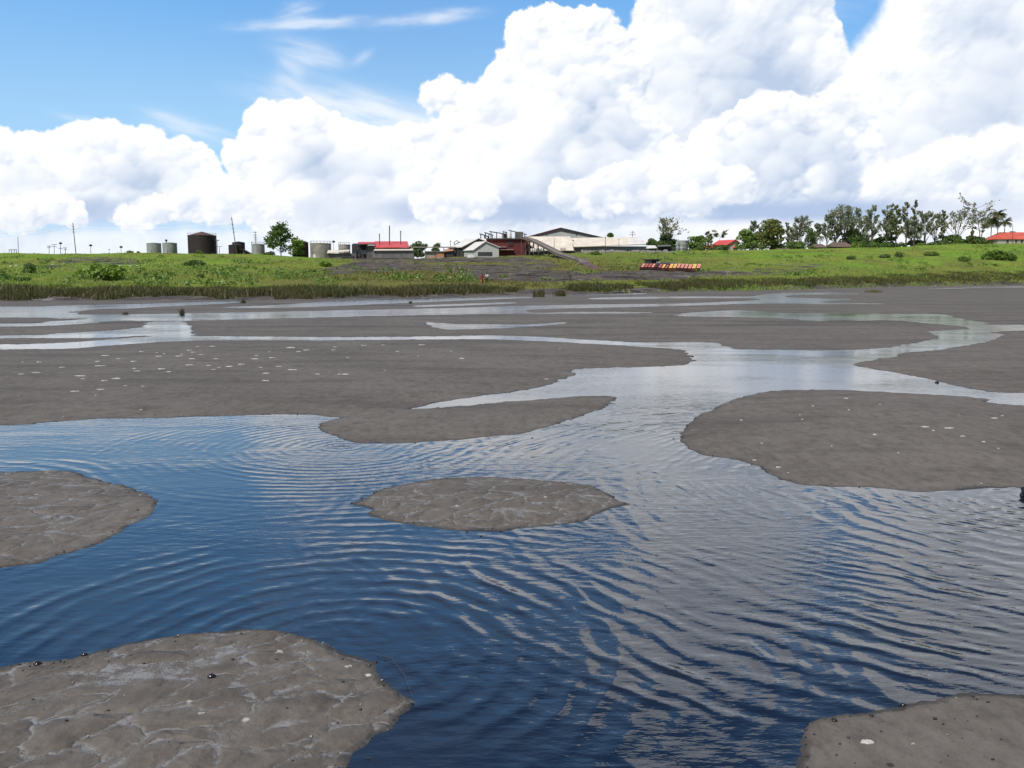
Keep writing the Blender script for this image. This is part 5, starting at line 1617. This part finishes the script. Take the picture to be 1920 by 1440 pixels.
# small gravel on the islands
n = 950
idx = RNG.integers(0, MSD.size, n * 30)
gx_, gy_, gs_ = MX.ravel()[idx], MY.ravel()[idx], MSD.ravel()[idx]
m = (gs_ > 0.0) & (gy_ < 48) & ((gs_ < .07) | ((gs_ < .3) & (RNG.uniform(0, 1, len(idx)) < .25)) | (RNG.uniform(0, 1, len(idx)) < .06))
gx_, gy_, idx = gx_[m][:n], gy_[m][:n], idx[m][:n]
ico = np.array([(0, 0, 1), (.894, 0, .447), (.276, .851, .447), (-.724, .526, .447), (-.724, -.526, .447), (.276, -.851, .447), (0, 0, -.4)])
icf = np.array([(0, 1, 2), (0, 2, 3), (0, 3, 4), (0, 4, 5), (0, 5, 1), (6, 2, 1), (6, 3, 2), (6, 4, 3), (6, 5, 4), (6, 1, 5)])
sz = RNG.uniform(.15, 1, len(gx_)) ** 2.5 * .014 + .003 * np.clip(gy_ / 8, .9, 2.0)
vv = ico[None] * (sz[:, None, None] * RNG.uniform(.5, 1.3, (len(gx_), 7, 3))) + np.stack([gx_, gy_, MZ.ravel()[idx]], -1)[:, None, :]
ff = (np.arange(len(gx_))[:, None, None] * 7 + icf[None]).reshape(-1, 3)
k = N('gravel')
p = k.pos(); rn = k.noise(p, 3.7, 1, .5)
k.bsdf(Base_Color=k.mix(k.ramp(rn, .58, .62), (.03, .027, .025, 1), (.34, .32, .29, 1)), Roughness=.35)
tag(link('gravel', np_mesh('gravel', vv.reshape(-1, 3), ff, 3), k.m), 'tiny dark and pale bits of gravel scattered over the mud', 'gravel', kind='stuff')
# reed clumps out on the flats
for lab, x, y, w_, h_ in [('reed clump standing in the channel of the left flats', 342, 589, 9, 12), ('thin reed clump on the left flats', 235, 589, 7, 6), ('lone thin stalks in the far middle channel', 770, 570, 2, 7), ('pale green weed patch on the right flats', 1640, 549, 30, 6), ('small reed tuft by the reeds at the end of the thin left channel', 456, 569, 10, 9), ('round dark reed clump in front of the reed belt, middle', 1012, 557, 38, 15), ('bushy reed clump right of the round dark one', 1050, 556, 26, 14)]:
    q = lake(x, y); k = q[1] / F
    t = thing('reed_clump', lab, 'reeds', (q[0], q[1], 0))
    nn = int(5 + w_ * 1.1)
    P_ = np.stack([q[0] + RNG.normal(0, w_ * k * .2, nn), q[1] + RNG.normal(0, w_ * k * .16, nn), np.full(nn, .0)], -1)
    blades('stalks', P_, np.full(nn, h_ * k * 1.15), np.full(nn, .012 + .00025 * q[1]), 4, REED2 if 'pale' in lab else REED, None, None, parent=t, lean=.45)
# litter on the left slope
rr = random.Random(77)
for i, (x, y, w_) in enumerate([(20, 500, 5), (30, 499, 7), (42, 500, 4), (99, 497, 6), (90, 503, 8), (120, 495, 6), (135, 494, 5), (225, 500, 7), (245, 500, 7), (257, 499, 5), (125, 528, 3), (325, 525, 3)]):
    p = onland(x, y); k = w_ * px_m(p.y) / 2
    o = link('litter', lump_mesh('litter', 100 + i, 1, .5, .9), M['white_paint'], None, p + Vector((0, 0, k * .35))); o.scale = (k, k * .7, k * .6)
    tag(o, 'white scrap of litter lying on the left grass slope', 'litter', 'white litter on the left slope')

# ------------------------------------------------------------------ sky: a dome sector beyond everything, clear blue air with heaped cumulus
def build_sky():
    R = 5200.0
    Uax = np.concatenate([-np.geomspace(4200, 1000, 60) + 960 - 130, np.arange(-165, 2086, 1.9), np.geomspace(1000, 4200, 60) + 960 + 130]).astype(np.float32)
    Uax = np.unique(Uax)
    Vax = np.concatenate([-np.geomspace(3400, 60, 150), np.arange(-56, 482, 1.7), np.linspace(484, 590, 24)]).astype(np.float32)
    U, V = np.meshgrid(Uax, Vax)
    blue_k = np.clip((V + 250) / 730, 0, 1)
    deep = np.array([0.055, 0.11, 0.25]); top = np.array([0.155, 0.43, 0.87]); low = np.array([0.42, 0.70, 0.98])
    t1 = sstep(-1000, 60, V)[..., None]; t2 = sstep(-60, 340, V)[..., None]
    sky = deep * (1 - t1) + top * t1
    sky = sky * (1 - t2) + low * t2
    left = np.exp(-((U + 60) / 420) ** 2)[..., None] * sstep(-300, 60, V)[..., None]
    sky = sky * (1 - .22 * left) + low * .22 * left
    gr = np.exp(-((U - 760) / 260) ** 2 - ((V - 20) / 170) ** 2)[..., None]
    sky = sky * (1 - .3 * gr) + np.array([0.24, 0.40, 0.72]) * .3 * gr

    wx = fbm(U / 90, V / 90, 5, 101); wy = fbm(U / 90, V / 90, 5, 102)
    fine = fbm(U / 26, V / 26, 4, 103, billow=True)
    mid = fbm(U / 75, V / 65, 5, 104, billow=True)
    soft = fbm(U / 170, V / 120, 4, 105)
    soft2 = fbm(U / 120, V / 90, 4, 106)

    def heap(blobs, warp=16, a_mid=11, a_fine=6, soft_edge=5.0, light=(-.42, .72), depth=42, seed=0, n=150, rmin=8, rmax=30, punch=1.0):
        """outline from circles roughened by noise; inside it heaps of rounded puffs, each lit from above left"""
        rs = np.random.default_rng(len(blobs) * 31 + int(blobs[0][0]))
        Pu = U + warp * wx; Pv = V + warp * wy
        acc = np.zeros_like(U)
        k = 13.0
        for bx, by, r in blobs:
            d = r - np.hypot(Pu - bx, (Pv - by) * 1.08)
            acc += np.exp(np.clip(d / k, -30, 30))
        f = k * np.log(acc + 1e-9)
        f = f + a_mid * (mid - .35) + a_fine * (fine - .3)
        alpha = sstep(-soft_edge, soft_edge, f)
        body = sstep(4, depth * 1.5, f + 26 * soft + 8 * mid)
        g = np.maximum(f, -6)
        hgt = depth * (1 - np.exp(-np.maximum(g, 0) / depth)) + 5 * mid
        gv, gu = np.gradient(hgt, Vax, Uax)
        L = -.05 - (gu * light[0]) * .45 + gv * light[1] * .45 - .50 * body * np.clip(.7 + 1.2 * soft2, 0, 1.7)
        # puffs
        ok = np.argwhere((f > -2) & (V > -60) & (U > -150) & (U < 2080))
        if len(ok) and n:
            pick = ok[rs.integers(0, len(ok), n)]
            pick = pick[np.argsort(V[pick[:, 0], 0])]
            lx, ly, lz = -.38, .74, .55
            for (j, i) in pick:
                ff = f[j, i]
                r = float(np.clip(rmin + .34 * max(ff, 0), rmin, rmax) * rs.uniform(.6, 1.25))
                cu, cv = U[j, i], V[j, i]
                j0, j1 = np.searchsorted(Vax, [cv - 1.5 * r, cv + 1.5 * r]); i0, i1 = np.searchsorted(Uax, [cu - 1.6 * r, cu + 1.6 * r])
                sl = (slice(j0, j1), slice(i0, i1))
                w_ = .42 * r
                dx = (U[sl] - cu + w_ * 1.3 * wx[sl] + 3 * fine[sl]) / (r * 1.12); dy = (V[sl] - cv + w_ * 1.3 * wy[sl] + 3.0 * (mid[sl] - .3)) / r
                q = dx * dx + dy * dy
                hz_ = np.sqrt(np.clip(1 - q, 0, 1))
                sh = (dx * lx - dy * ly + hz_ * lz)
                al = sstep(1.05, .55, q) * (.30 + .55 * sstep(.7, -.6, dy)) * rs.uniform(.5, 1.0)
                base = L[j, i]
                new = base + punch * (.40 * sh - .09) + .04
                L[sl] = L[sl] * (1 - al) + new * al
                alpha[sl] = np.maximum(alpha[sl], sstep(1.0, .72, q) * sstep(r * .9, 0, np.abs(np.minimum(f[sl], 0))) * (soft_edge < 8))
        # a touch of softness
        for _ in range(2):
            L = (L + np.roll(L, 1, 0) + np.roll(L, -1, 0) + np.roll(L, 1, 1) + np.roll(L, -1, 1)) / 5
        return alpha, L, f

    col = sky.copy()
    white = np.array([1.12, 1.12, 1.12]); shade = np.array([0.52, 0.63, 0.82]); grey = np.array([0.40, 0.53, 0.78])

    def lay(alpha, light, opac=1.0, sh=shade):
        nonlocal col
        L = np.clip(light, 0, 1)[..., None]
        a = (alpha * opac)[..., None]
        col = col * (1 - a) + (sh * (1 - L) + white * L) * a

    # thin high cloud
    def wisp(cx, cy, rx, ry, tilt, amt, sc=1.0, sd=0):
        c, s = math.cos(tilt), math.sin(tilt)
        x = (U - cx) * c + (V - cy) * s; y = -(U - cx) * s + (V - cy) * c
        n = fbm(x / (70 * sc) + sd, y / (14 * sc) + sd, 5, 110 + sd)
        q = np.exp(-(x / rx) ** 2 - (y / ry) ** 2)
        a = sstep(.05, 1.25, q * (1.0 + 1.5 * n)) * amt * 1.05
        lay(a, np.full_like(U, .78))
    wisp(585, 64, 130, 12, -.05, .55, 1, 1); wisp(570, 42, 40, 18, -.2, .35, 1, 2)
    wisp(810, 54, 95, 13, -.12, .55, 1, 3); wisp(590, 118, 70, 30, .25, .42, 1.4, 4)
    wisp(555, 150, 30, 50, .5, .35, 1.4, 5); wisp(685, 125, 26, 10, -.6, .3, 1, 6)
    wisp(690, 225, 190, 46, .22, .8, 2, 7); wisp(360, 245, 90, 22, .3, .4, 1.2, 8)
    wisp(180, 235, 60, 10, .2, .3, 1, 9); wisp(1450, -20, 220, 60, .1, .4, 2, 10); wisp(820, 300, 200, 80, .1, .8, 2, 11)
    # clouds out of the frame overhead, seen in the water
    over = sstep(.02, .75, fbm(U / 420, V / 200, 6, 120) * 1.25 + .30 * sstep(700, 1500, U) * sstep(-750, -50, V) + .25 * np.exp(-((U - 1250) / 520) ** 2 - ((V + 330) / 260) ** 2) - .20 * sstep(600, 0, U))
    over = over * sstep(20, -110, V) * (1 - .8 * sstep(-260, -480, V))
    lay(over, .10 + .35 * mid + .3 * soft2, .62, np.array([.36, .52, .82]))

    added_veil = sstep(-.25, .5, fbm(U / 700, V / 160, 5, 131)) * sstep(-20, -160, V) * .42  # unseen thin overhead cover, added to turn the water's reflections slate grey
    lay(added_veil, .15 + .2 * soft2, 1.0, np.array([.26, .36, .54]))
    # towering mass on the right
    a, nl, f = heap([(1330, 40, 120), (1290, -40, 110), (1420, 50, 110), (1300, 150, 150), (1470, 15, 60), (1490, 75, 48), (1250, 110, 62), (1400, 200, 190), (1240, 270, 140), (1230, 40, 40), (1520, 110, 30), (1350, -160, 160), (1300, -300, 140), (1500, -160, 60)], 14, 9, 5, 5, depth=80, n=130, rmax=34)
    lay(a, .80 + nl + .40 * soft - .45 * np.exp(-((U - 1420) / 110) ** 2 - ((V - 185) / 90) ** 2))
    a, nl, f = heap([(1800, 30, 160), (1740, 96, 110), (1655, 150, 82), (1820, 200, 230), (1980, 100, 240), (1680, 260, 150), (1900, 330, 190), (1758, -10, 72), (1880, -180, 190), (2080, -80, 260), (1600, 250, 90), (1990, -380, 200)], 18, 6, 3, 14, depth=90, n=70, rmax=40, punch=.6)
    lay(a, .93 + nl + .35 * soft - .25 * np.exp(-((U - 1830) / 90) ** 2 - ((V - 150) / 140) ** 2))
    # backing haze of cloud low down
    a = sstep(300, 360, V + 60 * wx + 26 * soft) * sstep(640, 760, U + V * .3)
    lay(a, .78 + .5 * soft)
    # main cumulus tower in the middle
    a, nl, f = heap([(995, 72, 36), (1050, 74, 40), (1100, 72, 40), (1138, 92, 30), (990, 110, 40), (1060, 125, 62), (1000, 190, 68), (940, 225, 62), (1110, 190, 70), (1050, 260, 110), (890, 285, 72), (1170, 150, 40), (1160, 260, 80), (845, 182, 24), (815, 186, 16), (870, 200, 22), (960, 160, 40), (880, 340, 100), (780, 330, 90), (1200, 330, 90), (970, 330, 120), (1085, 330, 120)], 15, 12, 8, 3.5, depth=60, n=330, punch=1.15)
    lay(a, .80 + nl + .45 * soft - .42 * np.exp(-((U - 1110) / 60) ** 2 - ((V - 250) / 60) ** 2))
    # cumulus right of the middle
    a, nl, f = heap([(1440, 218, 34), (1405, 238, 38), (1355, 262, 34), (1490, 240, 40), (1560, 205, 36), (1585, 230, 38), (1520, 285, 70), (1430, 310, 80), (1325, 272, 26), (1350, 330, 80), (1560, 320, 70), (1240, 355, 60), (1610, 290, 26)], 14, 11, 7, 5, depth=46, n=170)
    lay(a, .80 + nl + .25 * soft - .5 * np.exp(-((U - 1540) / 75) ** 2 - ((V - 330) / 55) ** 2) - .2 * np.exp(-((U - 1450) / 90) ** 2 - ((V - 260) / 30) ** 2))
    a, nl, f = heap([(1700, 345, 50), (1780, 320, 55), (1860, 300, 60), (1930, 310, 60), (1650, 360, 40), (1850, 360, 70), (1620, 285, 22), (2000, 300, 90)], 15, 9, 5, 9, depth=50, n=110, punch=.8)
    lay(a, .85 + nl + .3 * soft)
    # left hand cumulus
    a, nl, f = heap([(500, 228, 17), (505, 250, 36), (555, 240, 36), (592, 246, 34), (640, 292, 58), (560, 310, 84), (478, 295, 32), (705, 322, 76), (450, 300, 18), (610, 360, 90), (530, 385, 70), (760, 370, 80)], 13, 11, 7, 4, depth=50, n=220)
    lay(a, .84 + nl + .3 * soft - .50 * np.exp(-((U - 625) / 62) ** 2 - ((V - 315) / 48) ** 2))
    a, nl, f = heap([(15, 292, 40), (60, 305, 40), (110, 305, 36), (165, 283, 42), (215, 272, 36), (250, 288, 32), (285, 284, 28), (345, 296, 28), (378, 310, 26), (395, 335, 22), (150, 345, 80), (270, 350, 80), (350, 350, 56), (40, 360, 80), (-60, 320, 80), (-160, 330, 80)], 13, 11, 7, 4, depth=50, n=200)
    lay(a, .86 + nl + .25 * soft - .55 * np.exp(-((U - 275) / 80) ** 2 - ((V - 335) / 34) ** 2) - .25 * np.exp(-((U - 40) / 60) ** 2 - ((V - 340) / 26) ** 2))
    # flat bluish bases
    base = sstep(360, 392, V + 10 * wx) * (1 - sstep(405, 432, V + 12 * wy))
    dark = .55 * np.exp(-((U - 960) / 260) ** 2) + .75 * np.exp(-((U - 1500) / 190) ** 2) + .45 * np.exp(-((U - 200) / 160) ** 2) + .3 + .5 * soft
    lay(base, np.clip(.88 - dark, .02, 1), .9, grey)
    a, nl, f = heap([(1180, 350, 40), (1120, 370, 36), (1240, 362, 40), (1060, 372, 26), (1310, 350, 40), (1380, 350, 30), (1290, 375, 26)], 13, 12, 8, 6, depth=36, n=120, rmax=20)
    lay(a, .75 + nl + .3 * soft, .9)
    # row of small puffs in front, low on the left
    a, nl, f = heap([(20, 405, 28), (70, 395, 26), (115, 392, 24), (150, 405, 18), (250, 408, 24), (300, 392, 26), (360, 380, 30), (420, 362, 30), (470, 372, 34), (520, 395, 30), (420, 395, 30), (800, 385, 26), (860, 372, 34), (910, 378, 26), (840, 400, 18), (-60, 400, 40)], 13, 9, 7, 6, depth=32, n=150, rmax=18)
    lay(a, .92 + nl + .3 * soft, .9)
    # pale layer down at the horizon
    hz = sstep(408, 446, V + 14 * wx + 12 * soft)
    lay(hz, .50 + .6 * soft + .25 * mid, .88, np.array([.56, .67, .84]))

    u = (U - 960) / 1675; v = (515 - V) / 1675
    n = np.sqrt(u * u + v * v + 1)
    P = np.stack([u / n, 1 / n, v / n], -1) * R + np.array([0, 0, EYE])
    me = np_mesh('sky', P.reshape(-1, 3), grid_faces(len(Vax), len(Uax)))
    a = me.color_attributes.new('glow', 'FLOAT_COLOR', 'POINT')
    rgba = np.concatenate([np.clip(col, 0, 1.4), np.ones(col.shape[:2] + (1,))], -1).astype(np.float32)
    a.data.foreach_set('color', rgba.ravel())
    me.polygons.foreach_set('use_smooth', np.ones(len(me.polygons), bool))
    k = N('cloudy_sky')
    em = k.n('ShaderNodeEmission', {'Color': k.n('ShaderNodeAttribute', attribute_name='glow').outputs[0], 'Strength': 1.0})
    k.t.links.new(em.outputs[0], k.out.inputs[0])
    k.m.cycles.emission_sampling = 'NONE'
    o = link('sky', me, k.m)
    tag(o, 'blue sky with heaped white cumulus clouds', 'sky', kind='structure')


build_sky()

SUN_EL, SUN_AZ = math.radians(57), math.radians(-143)        # azimuth from +Y, negative to the left
w = bpy.data.worlds.new('World'); SC.world = w; w.use_nodes = True
nt = w.node_tree
skyt = nt.nodes.new('ShaderNodeTexSky'); skyt.sky_type = 'NISHITA'; skyt.sun_disc = False
skyt.sun_elevation = SUN_EL; skyt.sun_rotation = SUN_AZ
nt.links.new(skyt.outputs[0], nt.nodes['Background'].inputs[0])
nt.nodes['Background'].inputs[1].default_value = 0.09
sd = bpy.data.lights.new('sun', 'SUN'); sd.energy = 4.2; sd.angle = math.radians(0.5); sd.color = (1.0, 0.955, 0.89)
so = bpy.data.objects.new('sun', sd); COL.objects.link(so)
dirv = Vector((math.sin(SUN_AZ) * math.cos(SUN_EL), math.cos(SUN_AZ) * math.cos(SUN_EL), math.sin(SUN_EL)))
so.rotation_euler = dirv.to_track_quat('Z', 'Y').to_euler()
so.location = (0, 0, 60)

cam = bpy.data.cameras.new('camera'); co = bpy.data.objects.new('camera', cam); COL.objects.link(co)
cam.sensor_width = 36; cam.lens = F / 1920 * 36; cam.clip_start = 0.1; cam.clip_end = 12000
co.location = (0, 0, EYE); co.rotation_euler = (math.pi / 2 - PITCH, 0, 0)
SC.camera = co
SC.view_settings.view_transform = 'Standard'; SC.view_settings.look = 'None'
SC.view_settings.exposure = 0; SC.view_settings.gamma = 1
SC.render.engine = 'CYCLES'
SC.cycles.max_bounces = 6; SC.cycles.diffuse_bounces = 2; SC.cycles.glossy_bounces = 3; SC.cycles.transmission_bounces = 2
